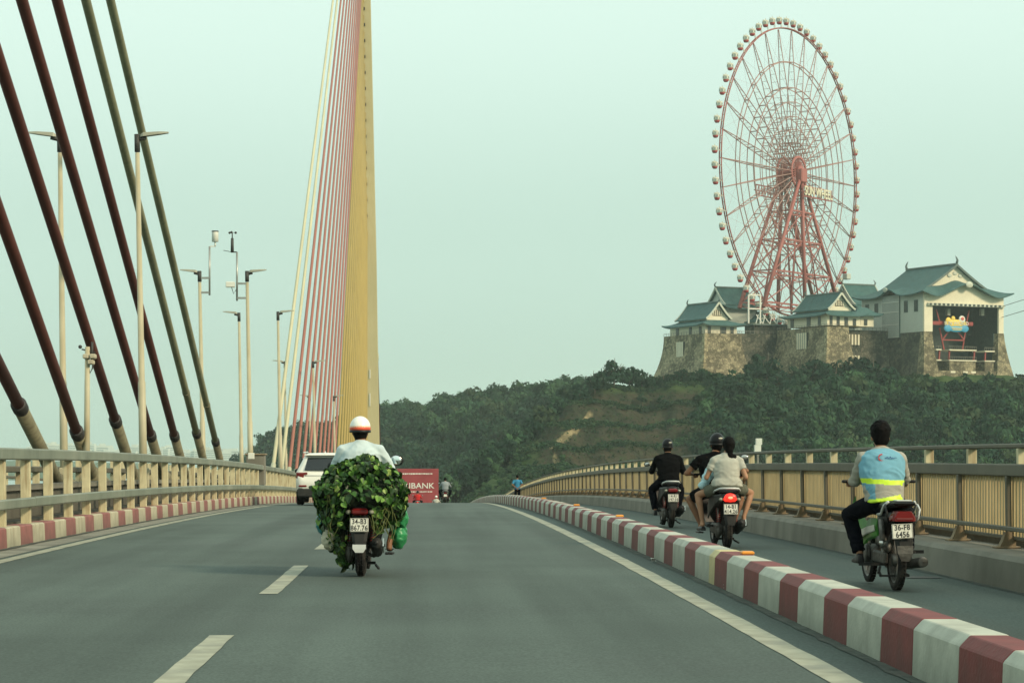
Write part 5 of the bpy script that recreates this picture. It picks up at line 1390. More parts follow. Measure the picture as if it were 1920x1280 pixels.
def scooter(label, loc, rz, bodym, l1, l2, lit=False, lean_=0., R_=.245, wr_=.105, group=None, flap=False, rail=M_silver, seatz=.78, slim=1., fender=M_blkm):
    b = thing('motorbike', label, 'motorbike', loc, (0, lean_, rz), group); S = slim
    wheel(b, 'rear_wheel', 0, R_, wr_, M_alu); wheel(b, 'front_wheel', 1.26, R_+.01, .085, M_alu)
    def ty_(rings, name, mt, n=18, par=None):
        m = MB(); m.rings([[Vector((rx*(abs(cos(a))**.7)*(1 if cos(a) > 0 else -1), y, cz+rz_*(abs(sin(a))**.7)*(1 if sin(a) > 0 else -1))) for a in [2*pi*k/n for k in range(n)]] for y, cz, rx, rz_ in rings], 0, True); return m.build(name, mt, par or b)
    ty_([(-.30, .70, .05*S, .03), (-.25, .69, .10*S, .065), (-.05, .66, .135*S, .10), (.25, .60, .16*S, .15), (.50, .53, .16*S, .18), (.62, .48, .12*S, .16)], 'tail_body', bodym)
    for s_ in (-1, 1):
        m = MB(); m.rings([[Vector((s_*x, y, z)) for x, z in ((x0, z0), (x0+.012, z0+.02), (x0+.012, z1-.02), (x0, z1))] for y, x0, z0, z1 in ((-.22, .09*S, .67, .75), (.0, .145*S, .58, .73), (.3, .172*S, .46, .72), (.55, .165*S, .38, .6))]); m.build('side_panel', bodym, b)
    st = ty_([(-.18, seatz-.01, .09*S, .028), (-.08, seatz+.01, .125*S, .042), (.15, seatz-.01, .135*S, .045), (.28, seatz-.03, .13*S, .045), (.45, seatz-.04, .13*S, .045), (.62, seatz-.06, .08*S, .035)], 'seat', M_blk)
    m = MB(); z = seatz+.01; m.tube([(-.15*S, .12, z-.03), (-.155*S, -.05, z), (-.115*S, -.22, z+.03), (-.07*S, -.29, z+.035), (.07*S, -.29, z+.035), (.115*S, -.22, z+.03), (.155*S, -.05, z), (.15*S, .12, z-.03)], .014, 8); m.build('grab_rail', rail, b)
    m = MB(); m.bev(-.085, .085, -.335, -.25, .645, .715, .02); tl = m.build('tail_light', M_tailon if lit else M_tail, b)
    if lit:
        m = MB(); m.ell((0, -.32, .70), (.082, .03, .060), nu=18, nv=10); m.build('lamp_lens', M_tailon, tl)
        m = MB(); m.ell((0, -.345, .70), (.035, .010, .020)); m.build('bulb_glow', M_tailhot, tl)
    for s_ in (-1, 1): m = MB(); m.ell((s_*.118, -.275, .675), (.03, .035, .024)); m.build('indicator', M_lampm, b)
    m = MB(); m.rings([[Vector((x*w, y+ab*.02, z)) for x, ab in ((-1, 1), (-.6, 0), (.6, 0), (1, 1), (1, 1.6), (-1, 1.6))] for y, w, z in ((-.27, .085, .64), (-.34, .09, .56), (-.36, .088, .46), (-.37, .075, .38), (-.375, .055, .33))]); m.build('rear_fender', fender, b)
    if flap: m = MB(); m.rings([[Vector((x*w, y, z)) for x in (-1, 1)]+[Vector((x*w, y+.008, z)) for x in (1, -1)] for y, w, z in ((-.385, .070, .345), (-.39, .068, .30), (-.39, .04, .262))]); m.build('mud_flap', M_silver, b)
    plate(b, -.378, .545, l1, l2)
    m = MB(); m.bev(-.16, -.065, -.10, .55, .19, .34, .03); m.ell((-.12, .0, R_), (.05, .12, .11)); m.build('engine_case', M_eng, b)
    m = MB()      # silencer
    m.tube([(.06, .5, .2), (.12, .35, .19), (.145, .2, .23)], .02, 8); m.tube([(.15, .25, .235), (.16, .2, .24), (.17, -.12, .335), (.172, -.2, .355), (.172, -.21, .358)], [.03, .056, .066, .058, .03], 14); ex = m.build('exhaust', M_blkm, b)
    m = MB(); m.bar((.225, .18, .27), (.238, -.14, .36), .015, .085); m.build('heat_shield', M_chr, ex)
    m = MB(); m.lathe([(.022, -.245), (.026, -.213), (.018, -.213)], axis='y', n=12, M=Matrix.Translation((.172, 0, .358))); m.build('outlet', M_ink, ex)
    for s_ in (-1, 1):
        m = MB(); m.tube([(s_*.115, -.02, .30), (s_*.12, .06, .60)], .014, 8); sh_ = m.build('shock_absorber', M_alu, b)
        m = MB(); pts = [Vector((s_*.1155+.028*cos(q*.9), -.005+.028*sin(q*.9)+q*.0016, .35+q*.0042)) for q in range(50)]; m.tube(pts, .005, 5); m.build('spring', M_wred, sh_)
    m = MB(); m.bev(-.19, .19, .5, .95, .26, .33, .03); m.build('footboard', M_blkm, b)
    m = MB(); m.rings([[Vector((x*w, y+(1-abs(x))*.06, z)) for x in (-1, -.6, 0, .6, 1)]+[Vector((x*w, y+.05+(1-abs(x))*.06, z)) for x in (1, .6, 0, -.6, -1)] for y, w, z in ((.93, .16, .30), (.96, .20, .45), (1.0, .21, .65), (.98, .15, .82), (.94, .12, .93))]); m.build('leg_shield', bodym, b)
    m = MB(); m.ell((0, .99, .97), (.16, .13, .09)); m.build('headlight_cowl', bodym, b)
    m = MB(); m.bev(-.065, .065, 1.0, 1.5, .40, .53, .05); m.build('front_fender', bodym, b)
    m = MB()
    for s_ in (-1, 1): m.tube([(s_*.06, 1.24, .26), (s_*.07, 1.08, .66)], .018, 8)
    m.build('fork', M_alu, b)
    m = MB(); m.bar((-.14, .3, .1), (-.18, .12, .07), .02); m.bar((.14, .3, .1), (.18, .12, .07), .02); m.bar((-.14, .3, .12), (.14, .3, .12), .03); m.build('centre_stand', M_blkm, b)
    for s_ in (-1, 1): m = MB(); m.bar((s_*.14, .22, .30), (s_*.24, .20, .31), .03); m.build('foot_peg', M_blkm, b)
    return b

def road_pt(px, py):
    h = py-VY; q = (h+sqrt(h*h-4*CZ*2376))/(2*CZ); d = F/q; return Vector(((px-VX)*d/F, d, deck(d)+.006))

# ================= 1: scooter with the load of leafy vines
L1 = road_pt(677, 1080); 
b1 = scooter('black scooter with plate 34-B3 867.76 buried under a load of green leaves', L1, -.02, M_blk, '34-B3', '867.76', flap=True, wr_=.11, rail=M_blk)
handlebar(b1, mirrors=(0, 0), zb=1.02)
mr_ = MB(); mr_.tube([(.22, .86, 1.04), (.30, .9, 1.14), (.335, .88, 1.17)], .008, 6); ms1 = mr_.build('mirror_stalk', M_blk, b1)
mr_ = MB(); mr_.ell((.345, .89, 1.20), (.075, .03, .060), M=None, nu=16); mr_.build('mirror', M_blk, b1)
mr_ = MB(); mr_.ell((.335, .862, 1.20), (.060, .010, .052), nu=16); mr_.build('mirror_glass', mat('sky_mirror', (.85, .88, .85), .08, metal=1., var=.02), b1)
mr_ = MB(); mr_.ell((-.345, .89, 1.14), (.07, .03, .05), nu=16); mr_.build('mirror', M_blk, b1)
r1, inf, HM = rider('person in pale blue shirt and white helmet riding the leaf laden scooter', L1, -.02,
    (-.03, .36, .88), (-.03, .42, 1.15), (-.02, .47, 1.40), (-.035, .50, 1.515), ((-.33, .80, 1.03), (.33, .80, 1.03)), ((-.26, .62, .42), (.29, .12, .34)),
    skin=M_skind, shw=.235, shirt=M_shirtw, trousers=M_blackt, shoes='sandal', seed=2, hipw=.18, waistw=.18, chestw=.205, legs=.6, wr=.011)
helmet(r1, HM, M_helmw, M_helmr)
m = MB(); m.ell((0, -.015, -.01), (.080, .09, .10), M=HM, nu=16, nv=10); m.build('hair', M_hair, r1)
# leaf: heart shaped, folded along the midrib
def leaf_mesh(k):
    r = random.Random(k); out = [(0, 0), (.36, -.10), (.56, .18), (.54, .50), (.32, .80), (0, 1.02)]
    v = []; f = []
    for x, y in out: v.append(Vector((x, y, abs(x)*.5-.38*y*y*r.uniform(.6, 1.4))))
    for x, y in out[1:-1]: v.append(Vector((-x*.94, y*1.03, abs(x)*.3-.38*y*y)))
    m = MB(); a = [0, 1, 2, 3, 4, 5]; bq = [6, 7, 8, 9]
    m.add(v, [(0, 1, 2), (0, 2, 3), (0, 3, 4), (0, 4, 5), (0, 7, 6), (0, 8, 7), (0, 9, 8), (0, 5, 9)])
    return m
M_vl = []
for nm, c in (('vine_leaf_dark', (.018, .048, .010)), ('vine_leaf_mid', (.040, .110, .018)), ('vine_leaf_light', (.15, .29, .05)), ('vine_leaf_yellow', (.26, .36, .09))):
    q = mat(nm, c, .45, var=.2, vs=9, spec=.4); q.node_tree.nodes['Principled BSDF'].inputs['Subsurface Weight'].default_value = .0
    M_vl.append(q)
leafme = []
for mt in M_vl:
    for k in range(2):
        o = leaf_mesh(k).build('leaf', mt); leafme.append(o.data); bpy.data.objects.remove(o)
ld = thing('leaf_bundle', 'huge heap of leafy green vines strapped on the back of the scooter', 'plant load', L1)
rl = random.Random(9)
lumps = [((0, .02, 1.00), (.37, .30, .18)), ((-.22, -.04, .88), (.25, .28, .20)), ((.22, -.04, .88), (.24, .28, .20)), ((0, .12, .95), (.38, .3, .25)),
         ((-.30, .0, .64), (.14, .22, .22)), ((.33, .0, .74), (.11, .2, .17)), ((-.24, .06, .42), (.11, .18, .18)), ((-.15, .10, .24), (.08, .15, .13)), ((.35, .06, .90), (.11, .22, .17)), ((.20, -.10, .66), (.09, .16, .15)),
         ((.05, -.10, 1.13), (.17, .2, .10)), ((.26, .0, 1.06), (.12, .18, .11)), ((-.28, .0, 1.04), (.13, .18, .11)), ((-.10, -.08, 1.10), (.12, .18, .10)),
         ((-.09, -.22, .82), (.16, .20, .12)), ((.10, -.22, .82), (.16, .20, .13)), ((-.20, -.12, .70), (.09, .2, .15))]
lumps = [((c[0]*(1.02-.22*max(0, c[2]-.85)/.3), c[1], c[2]), (r[0]*(1-.16*max(0, c[2]-.85)/.3), r[1], r[2])) for c, r in lumps]+[((.06, -.05, 1.21), (.08, .12, .06)), ((-.42, -.02, .84), (.05, .12, .10)), ((.42, -.02, .80), (.05, .12, .10))]
m = MB()
for c, r in lumps: m.ell(c, (r[0]*.86, r[1]*.86, r[2]*.86), nu=14, nv=10)
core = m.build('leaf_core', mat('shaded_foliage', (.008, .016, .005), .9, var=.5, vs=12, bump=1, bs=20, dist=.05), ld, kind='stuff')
def inside(p):
    for c, r in lumps:
        if sum(((p[i]-c[i])/(r[i]*.82))**2 for i in range(3)) < 1: return True
    return False
LF = []; tries = 0
while len(LF) < 1700 and tries < 40000:
    tries += 1; c, r = rl.choice(lumps[:4]*2+lumps)
    a = rl.uniform(0, 2*pi); z = rl.uniform(-1, 1); n = Vector((cos(a)*sqrt(1-z*z), sin(a)*sqrt(1-z*z), z)); kk = rl.uniform(.84, 1.20)
    p = Vector(c)+Vector((n.x*r[0], n.y*r[1], n.z*r[2]))*kk
    if inside(p): continue
    if p.y < -.1 and abs(p.x+.015) < .15 and p.z < .80-abs(p.x)*.5: continue
    out = Vector((n.x/r[0], n.y/r[1], n.z/r[2])).normalized()
    LF.append((p, out, rl.uniform(.034, .068)*(1.25 if rl.random() < .25 else 1)))
for k in range(70):     # hanging trailers
    x = rl.choice([-1, 1])*rl.uniform(.17, .38); zt = rl.uniform(.5, .9); p = Vector((x, rl.uniform(-.22, .1), zt-rl.uniform(.05, .3)*(1 if x < 0 else .35)))
    LF.append((p, Vector((x, -1, 0)).normalized(), rl.uniform(.03, .055)))
LF.sort(key=lambda q: (q[1].y+.25*q[0].y*4)-q[2]*3)
J = MB()
for i, (p, out, s_) in enumerate(LF):
    dn = Vector((rl.uniform(-1.2, 1.2), rl.uniform(-.8, .8), -1)).normalized(); nrm = (out*1.0+Vector((rl.uniform(-.95, .95), rl.uniform(-.8, .8), rl.uniform(-.3, 1.1)))).normalized()
    yv = (dn-nrm*dn.dot(nrm)).normalized(); xv = yv.cross(nrm); Mx = Matrix((xv, yv, nrm)).transposed().to_4x4()
    mi_ = rl.choices(range(4), weights=(.50, .31, .14, .05))[0]
    if i < 290:
        o = bpy.data.objects.new('leaf', leafme[mi_*2+i % 2]); COL.objects.link(o); o.parent = ld; o.matrix_basis = Matrix.Translation(p) @ Mx @ Matrix.Scale(s_, 4)
    else:
        lm = leaf_mesh(i % 2); J.add([Matrix.Translation(p) @ Mx @ (Vector(v)*s_) for v in lm.v], lm.f, mi_)
J.build('small_leaves', M_vl, ld, kind='stuff')
m = MB()
for k in range(34):
    x = rl.uniform(-.36, .36); y = -.28+rl.uniform(0, .08); z = rl.uniform(.75, 1.05); pts = [Vector((x, y, z))]
    for q in range(5): pts.append(pts[-1]+Vector((rl.uniform(-.06, .06), rl.uniform(-.02, .02), -rl.uniform(.05, .11))))
    m.tube(pts, .004, 5)
m.tube([(.12, -.33, .66), (.15, -.34, .5), (.13, -.33, .40), (.22, -.3, .48), (.26, -.25, .62)], .004, 5)
m.build('vine_stems', mat('vine_stem', (.12, .14, .04), .8), ld, kind='stuff')
def bag(name, label, c, r, mt, seed, cat='bag'):
    o = fused(name, lambda m: (m.ell(c, r, nu=18, nv=12), m.ell((c[0]-.02*(1 if c[0] > 0 else -1), c[1], c[2]+r[2]*.9), (r[0]*.45, r[1]*.4, r[2]*.35))), None, mt, .012, 3, .022, 9., seed)
    o.location = L1; tag(o, label, cat); return o
M_teal = mat('teal_plastic_film', (.035, .22, .24), .35, var=.25, vs=9); M_gb = mat('green_plastic_film', (.03, .22, .08), .3, var=.35, vs=9); M_sack = mat('dirty_white_sack', (.44, .42, .32), .8, var=.3, vs=12, bump=.4, bs=50)
bag('plastic_bag', 'teal plastic bag hanging on the left of the leaf load', (-.39, .14, .55), (.085, .13, .13), M_teal, 3)
bag('plastic_bag', 'larger green plastic bag hanging low on the right of the leaf load', (.39, .22, .42), (.085, .13, .15), M_gb, 5)
bag('plastic_bag', 'small bright green bag knotted above the low green bag', (.43, .16, .60), (.06, .12, .10), M_gb, 8)
bag('sack', 'dirty white sack hanging under the leaves on the left', (-.33, -.02, .39), (.075, .11, .12), M_sack, 6, 'sack')

# ================= 2: lone rider in black
L2 = road_pt(1258, 989)
b2 = scooter('dark scooter with plate 14-R1 197.03 ridden by the lone person in black', L2, .0, M_blk, '14-R1', '197.03', seatz=.80, slim=1.0)
handlebar(b2, mirrors=(1, 0), zb=1.02, w=.32, mz=.12)
r2, inf, HM = rider('person in black jacket, black trousers and black cap helmet riding alone', L2, 0,
    (0, .38, .86), (.0, .43, 1.12), (.0, .50, 1.34), (-.0, .54, 1.465), ((-.27, .80, 1.03), (.27, .80, 1.03)), ((-.22, .60, .30), (.20, .60, .30)),
    shw=.23, shirt=M_blackc, trousers=M_blackt, hipw=.18, waistw=.175, chestw=.20, seed=5, elbow=(-.42, -.2, -.9), wr=.012, knee=(.35, .6, .5))
helmet(r2, HM, M_helmk, decal=True, r=(.102, .126, .122))
for s_ in (-1, 1):
    w_ = inf['WR'][s_]; h_ = Vector((s_*.27, .80, 1.03))
    fused('glove', lambda m: (caps(m, w_-(h_-w_).normalized()*.05, w_+(h_-w_).normalized()*.03, .042, .045), m.ell(w_+(h_-w_).normalized()*.085, (.052, .05, .036))), r2, M_blackc, .010, 2)
m = MB(); m.ell((0, -.015, -.015), (.079, .088, .10), M=HM, nu=14, nv=10); m.build('hair', M_hair, r2)

# ================= 3: two people on one scooter
L3 = Vector(((1363-VX)*29.2/F, 29.2, deck(29.2)+.006))
b3 = scooter('black scooter with plate 14-B1 414.26 and a lit red tail light carrying two people', L3, .0, M_blk, '14-B1', '414.26', lit=True, slim=1.1)
handlebar(b3, mirrors=(0, 1), zb=1.0, w=.35)
r3, inf, HM = rider('person in black polo shirt and black helmet steering the scooter with a passenger', L3, 0,
    (-.05, .62, .80), (-.06, .66, 1.07), (-.07, .71, 1.30), (-.035, .75, 1.425), ((-.33, .90, 1.0), (.32, .86, 1.0)), ((-.26, .80, .30), (.20, .80, .30)),
    skin=M_skind, shw=.26, shirt=M_blackc, trousers=M_blackc, sleeve='short', legs=.8, shoes='sandal', hipw=.19, waistw=.19, chestw=.225, seed=9, elbow=(-.8, -.3, -.6), wr=.012, k=1.0, knee=(.6, .5, .4))
helmet(r3, HM, M_helmk, decal=True, r=(.104, .128, .124))
m = MB(); m.ell((0, -.015, -.015), (.080, .09, .10), M=HM, nu=14, nv=10); m.build('hair', M_hair, r3)
r4, inf, HM = rider('passenger in pale grey t-shirt and olive shorts with black hair tied back', L3, 0,
    (.02, .13, .84), (.02, .15, 1.07), (.02, .17, 1.29), (.05, .19, 1.41), ((-.25, .42, .98), (.25, .30, .88)), ((-.30, .28, .36), (.27, .26, .42)),
    shw=.205, shirt=M_tee, trousers=M_short, sleeve='short', legs=.62, shoes='none', hipw=.195, waistw=.145, chestw=.17, seed=14, elbow=(-.3, -.5, -.7), wr=.010, k=.95, knee=(.5, .5, .5), shirt_bottom=-.0)
def hr(m):
    m.ell((0, -.02, .015), (.092, .11, .115), M=HM, nu=18, nv=12); m.ell((.0, -.07, -.06), (.062, .055, .075), M=HM); m.ell((.01, -.085, -.15), (.042, .035, .08), M=HM); m.ell((.06, -.07, -.17), (.05, .03, .04), M=HM)
fused('hair', hr, r4, M_hair, .010, 2, .006, 20, 4)
for s_, x, y, z in ((-1, -.30, .28, .36), (1, .27, .26, .42)):
    m = MB(); m.rings([[Vector((x+u*w, y+q-.02, z-.125+dz)) for u, dz in ((-1, 0), (1, 0), (1, .03), (.6, .055 if q < .1 else .03), (-.6, .055 if q < .1 else .03), (-1, .03))] for q, w in ((-.09, .03), (-.02, .044), (.08, .05), (.17, .048), (.23, .025))]); m.build('slipper', M_shoe, r4)
pb = fused('cloth_bundle', lambda m: (m.ell((-.24, .38, .93), (.06, .13, .10)), m.ell((-.30, .33, .86), (.05, .07, .06)), m.ell((-.18, .45, 1.02), (.07, .1, .09))), None, M_palebl, .012, 3, .012, 9, 2)
pb.location = L3; tag(pb, 'pale blue cloth bundle held between the two people on the scooter', 'cloth bundle')

# ================= 4: green moped with the vest rider
L4 = road_pt(1681, 1107)
b4 = thing('motorbike', 'worn green and black moped with plate 36-F8 6456 and silver grab rails', 'motorbike', L4, (0, 0, 0))
R_ = .285
wheel(b4, 'rear_wheel', 0, R_, .082, M_alu, 18); wheel(b4, 'front_wheel', 1.22, R_, .07, M_alu, 18)
def tyl(rings, name, mt, n=18, par=None):
    m = MB(); m.rings([[Vector((rx*(abs(cos(a))**.75)*(1 if cos(a) > 0 else -1), y, cz+rz_*(abs(sin(a))**.75)*(1 if sin(a) > 0 else -1))) for a in [2*pi*k/n for k in range(n)]] for y, cz, rx, rz_ in rings], 0, True); return m.build(name, mt, par or b4)
tyl([(-.30, .70, .06, .03), (-.22, .70, .10, .05), (0, .67, .115, .07), (.25, .62, .12, .10), (.5, .56, .10, .12), (.6, .52, .06, .08)], 'tail_body', M_blk)
tyl([(-.27, .80, .07, .02), (-.2, .805, .12, .035), (.05, .79, .135, .045), (.3, .765, .13, .045), (.55, .745, .10, .04), (.68, .73, .05, .025)], 'seat', M_blk)
for s_ in (-1, 1):
    m = MB(); m.tube([(s_*.13, .22, .70), (s_*.145, .0, .71), (s_*.15, -.14, .79), (s_*.12, -.2, .83)], .013, 8); m.build('side_rail', M_silver, b4)
    m = MB(); m.tube([(s_*.135, -.12, .80), (s_*.150, -.20, .80), (s_*.155, -.27, .76), (s_*.14, -.27, .68), (s_*.12, -.22, .64)], .010, 8); m.build('grab_handle', M_silver if s_ > 0 else M_blk, b4)
m = MB(); m.bev(-.10, .10, -.35, -.10, .80, .835, .015); rk = m.build('rear_carrier', M_blk, b4)
m = MB(); m.bev(-.07, .07, -.33, -.18, .836, .848, .004); m.build('carrier_strip', M_silver, rk)
m = MB(); m.rings([[Vector((x, y, z)) for x, z in ((-w, .655), (w, .655), (w*.98, .69), (w*.66, .745), (-w*.66, .745), (-w*.98, .69))] for y, w in ((-.22, .118), (-.31, .108), (-.345, .09))]); tl = m.build('tail_light', M_tail, b4)
m = MB(); m.box(-.075, .075, -.352, -.34, .672, .686); m.build('reflector', M_tailon if 0 else M_red, tl)
m = MB(); m.rings([[Vector((x*w, y+ab*.03, z)) for x, ab in ((-1, 1), (-.6, 0), (.6, 0), (1, 1), (1, 1.5), (-1, 1.5))] for y, w, z in ((-.26, .10, .655), (-.32, .095, .60), (-.34, .085, .50), (-.35, .075, .42), (-.345, .060, .35))]); m.build('rear_fender', M_blkm, b4)
m = MB(); m.rings([[Vector((x*w, y, z)) for x in (-1, 1)]+[Vector((x*w, y+.008, z)) for x in (1, -1)] for y, w, z in ((-.36, .075, .43), (-.375, .07, .36), (-.375, .035, .29))]); m.build('mud_flap', M_eng, b4)
plate(b4, -.37, .565, '36-F8', '6456', tilt=-.10, w=.19, h=.135).rotation_euler = (0, -.05, 0)
for s_ in (-1, 1):
    m = MB(); m.tube([(s_*.125, .0, .31), (s_*.13, .02, .40)], .012, 8); m.tube([(s_*.128, .015, .40), (s_*.132, .05, .66)], .026, 12); sh_ = m.build('shock_absorber', M_alu, b4)
    m = MB(); m.lathe([(.030, 0), (.032, .02), (.030, .04)], n=12, M=Matrix.Translation((s_*.128, .02, .42))); m.build('collar', M_chr, sh_)
m = MB(); m.bar((-.105, 0, .29), (-.10, .48, .33), .03, .05); m.bar((.105, 0, .29), (.10, .48, .33), .03, .05); m.build('swing_arm', M_eng, b4)
m = MB(); m.bev(-.135, -.09, -.06, .45, .24, .36, .02); m.build('chain_case', M_eng, b4)
m = MB(); m.bev(-.13, .13, .46, .78, .20, .40, .05); m.lathe([(.09, -.165), (.10, -.15), (.10, -.13)], axis='x', n=20, M=Matrix.Translation((0, .62, .31))); m.lathe([(.10, .13), (.10, .15), (.06, .17)], axis='x', n=20, M=Matrix.Translation((0, .62, .31))); en = m.build('engine', M_eng, b4)
m = MB()
for k in range(7): m.bev(-.07, .07, .78+k*.022, .79+k*.022, .27, .40, .01)
m.tube([(0, .78, .335), (0, .96, .335)], .05, 12); m.build('cylinder_fins', M_alu, en)
m = MB(); m.tube([(-.06, .50, .42), (-.08, .40, .50), (-.06, .35, .60)], .035, 10); m.ell((-.07, .33, .46), (.05, .08, .07)); m.ell((-.07, .12, .40), (.045, .09, .06)); m.build('carburettor', M_alu, b4)
m = MB(); m.tube([(.03, .95, .28), (.08, .8, .18), (.12, .5, .19), (.135, .3, .21)], .017, 8); m.tube([(.14, .32, .215), (.15, .28, .22), (.185, -.24, .275), (.187, -.255, .276)], [.025, .044, .050, .036], 16); ex = m.build('exhaust', M_eng, b4)
m = MB(); m.lathe([(.036, -.262), (.048, -.258), (.05, -.24), (.05, -.23)], axis='y', n=16, M=Matrix.Translation((.187, 0, .276))); m.lathe([(.004, -.262), (.013, -.268), (.013, -.255)], axis='y', n=12, M=Matrix.Translation((.187, 0, .276))); m.build('exhaust_cap', M_alu, ex)
m = MB(); m.bar((.10, .1, .33), (.17, -.02, .36), .025); m.bar((.16, .0, .36), (.25, -.02, .36), .03); m.build('foot_peg', M_blkm, b4)
m = MB(); m.bar((-.14, .45, .22), (-.26, .46, .22), .03); m.bar((.14, .45, .22), (.26, .46, .22), .03); m.bar((-.14, .45, .22), (.14, .45, .22), .025); m.build('rider_peg', M_blkm, b4)
m = MB(); m.bar((-.10, .32, .16), (-.13, .08, .13), .022); m.bar((.10, .32, .16), (.13, .08, .13), .022); m.bar((-.13, .08, .13), (.13, .08, .13), .018); m.bar((-.09, .3, .2), (-.16, .05, .16), .02); m.build('centre_stand', M_blkm, b4)
for s_ in (-1, 1):
    m = MB(); m.rings([[Vector((s_*x, y, z)) for x, z in ((x0, z0), (x0+.02, z0+.02), (x0+.03, (z0+z1)/2), (x0+.015, z1))] for y, x0, z0, z1 in ((.30, .10, .48, .66), (.5, .115, .46, .66), (.75, .11, .42, .62), (.9, .14, .30, .72), (1.02, .19, .32, .80), (1.06, .15, .40, .86))]); m.build('side_fairing', M_greenp, b4)
    m = MB(); m.rings([[Vector((s_*x, y, z)) for x, z in ((x0, z0), (x0+.008, z0+.01), (x0+.008, z1))] for y, x0, z0, z1 in ((.32, .135, .54, .60), (.6, .148, .50, .57), (.88, .172, .44, .52))]); m.build('white_stripe', M_wht, b4)
m = MB(); m.ell((0, .95, .97), (.13, .12, .08)); m.build('headlight_cowl', M_greenp, b4)
m = MB(); m.bev(-.05, .05, .98, 1.42, .46, .57, .04); m.build('front_fender', M_greenp, b4)
m = MB()
for s_ in (-1, 1): m.tube([(s_*.07, 1.21, .28), (s_*.07, 1.03, .80)], .02, 8)
m.build('fork', M_alu, b4)
handlebar(b4, yb=.84, zb=1.0, w=.355, mirrors=(0, 0))
for s_ in (-1,):
    m = MB(); m.ell((s_*.20, .86, 1.02), (.05, .03, .035)); m.build('indicator', M_blk, b4)
r5, inf, HM = rider('bareheaded person in light blue vest with yellow bands riding the green moped', L4, 0,
    (-.05, .30, .81), (-.06, .35, 1.08), (-.06, .41, 1.32), (-.055, .46, 1.44), ((-.27, .80, 1.0), (.25, .80, 1.0)), ((-.24, .52, .32), (.22, .52, .32)),
    shw=.205, shirt=M_greysh, trousers=M_blackt, hipw=.165, waistw=.165, chestw=.19, seed=21, wr=.012, elbow=(-.25, -.15, -1), knee=(.35, .7, .4), k=1.02, shirt_bottom=.0)
def hr2(m):
    m.ell((0, -.012, .030), (.092, .108, .105), M=HM, nu=18, nv=12); m.ell((0, -.05, -.02), (.080, .058, .085), M=HM); m.ell((.01, .0, .10), (.07, .075, .05), M=HM)
    rr2 = random.Random(2)
    for q in range(60):
        a = rr2.uniform(0, 6.28); z = rr2.uniform(.1, 1); c = Vector((cos(a)*sqrt(1-z*z)*.085, -.012+sin(a)*sqrt(1-z*z)*.10, .035+z*.10)); m.ell(c, (.018, .018, .02), M=HM, nu=6, nv=4)
fused('hair', hr2, r5, M_hair, .009, 1, .004, 30, 4)
# vest worn over the shirt: blue back, two bands, open grey patch between them
hip, chest, neck = Vector((-.05, .30, .81)), Vector((-.06, .35, 1.08)), Vector((-.06, .41, 1.32)); spd = (neck-hip).normalized()
def ve(m):
    spine(m, [(hip+spd*-.02, .172, .15), (hip+spd*.08, .176, .143), (hip+(chest-hip)*.5, .190, .138), (chest, .216, .145), (neck-spd*.10, .222, .130), (neck-spd*.055, .190, .104), (neck-spd*.022, .118, .082), (neck-spd*.012, .075, .066)], 26)
def pickv(c):
    z = c.z+.055+.16*(c.x+.05)*(-1 if c.z < .92 else .35)
    if z < .918: return 1
    if 1.035 < z < 1.083: return 1
    if z <= 1.035 and (-.155 < c.x+.0 ) and c.y < .36: return 2
    return 0
vest = fused('vest', ve, r5, M_vest, .009, 4, .008, 7, 33, [M_vest, M_hiv, M_greysh], pickv)
EY = min(v.co.y for v in vest.data.vertices if abs(v.co.x+.05) < .05 and abs(v.co.z-1.235) < .02)-.002
m = MB()
for k in range(12):
    a0_ = radians(80+k*18); a1_ = a0_+radians(19)
    c = Vector((-.085, 0, 1.285)); m.bar(c+Vector((.030*cos(a0_), 0, .030*sin(a0_))), c+Vector((.030*cos(a1_), 0, .030*sin(a1_))), .004, .012 if k < 9 else .006)
lg = m.build('emblem', mat('emblem_red', (.6, .06, .06), .6), vest); lg.location = (0, EY, -.05)
m = MB(); pts = [(-.055, 1.283), (-.045, 1.276), (-.035, 1.292), (-.025, 1.274), (-.012, 1.282), (-.004, 1.296), (.002, 1.272), (.014, 1.284), (.024, 1.276), (.04, 1.284), (.055, 1.282)]
for (a, b_), (c, d_) in zip(pts, pts[1:]): m.bar((a, 0, b_), (c, 0, d_), .003, .005)
lg = m.build('script_lettering', mat('emblem_blue', (.03, .09, .25), .6), vest); lg.location = (0, EY, -.05)

# ================= distant riders
def far_rider(px, q, blabel, plabel, bodym, shirt, helm=None, plate_=('14-K1', '0000'), hands_y=.8, X=None, hairy=True):
    d = F/q; Lc = Vector(((px-VX)*d/F, d, deck(d)+.006))
    b = scooter(blabel, Lc, 0, bodym, '', '', lit='lit' in blabel)
    handlebar(b, mirrors=(1, 1))
    r, i_, H_ = rider(plabel, Lc, 0, (0, .38, .86), (0, .42, 1.12), (0, .48, 1.34), (0, .52, 1.46), ((-.33, .80, 1.03), (.33, .80, 1.03)), ((-.22, .62, .42), (.22, .62, .42)), shw=.22, shirt=shirt, trousers=M_blackt, seed=3, voxel=.025, hipw=.17, waistw=.16, chestw=.19, wr=0)
    if helm: helmet(r, H_, helm, visor=False)
    else:
        m = MB(); m.ell((0, -.015, .01), (.088, .10, .11), M=H_, nu=14, nv=10); m.build('hair', M_hair, r)
    return b, r
far_rider(835, 32.5, 'distant dark scooter just before the crest of the road', 'distant person in a grey shirt on the dark scooter at the crest', M_blk, M_greyc)
far_rider(783, 24.5, 'far scooter with a lit tail light sinking behind the crest', 'far person in a red jacket riding over the crest', M_red, M_red_c, M_helmk)
far_rider(818, 22.5, 'far pale scooter half hidden by the crest left of the grey shirted rider', 'far person in a pale coat half hidden by the crest', M_wht, M_tee, M_helmw)
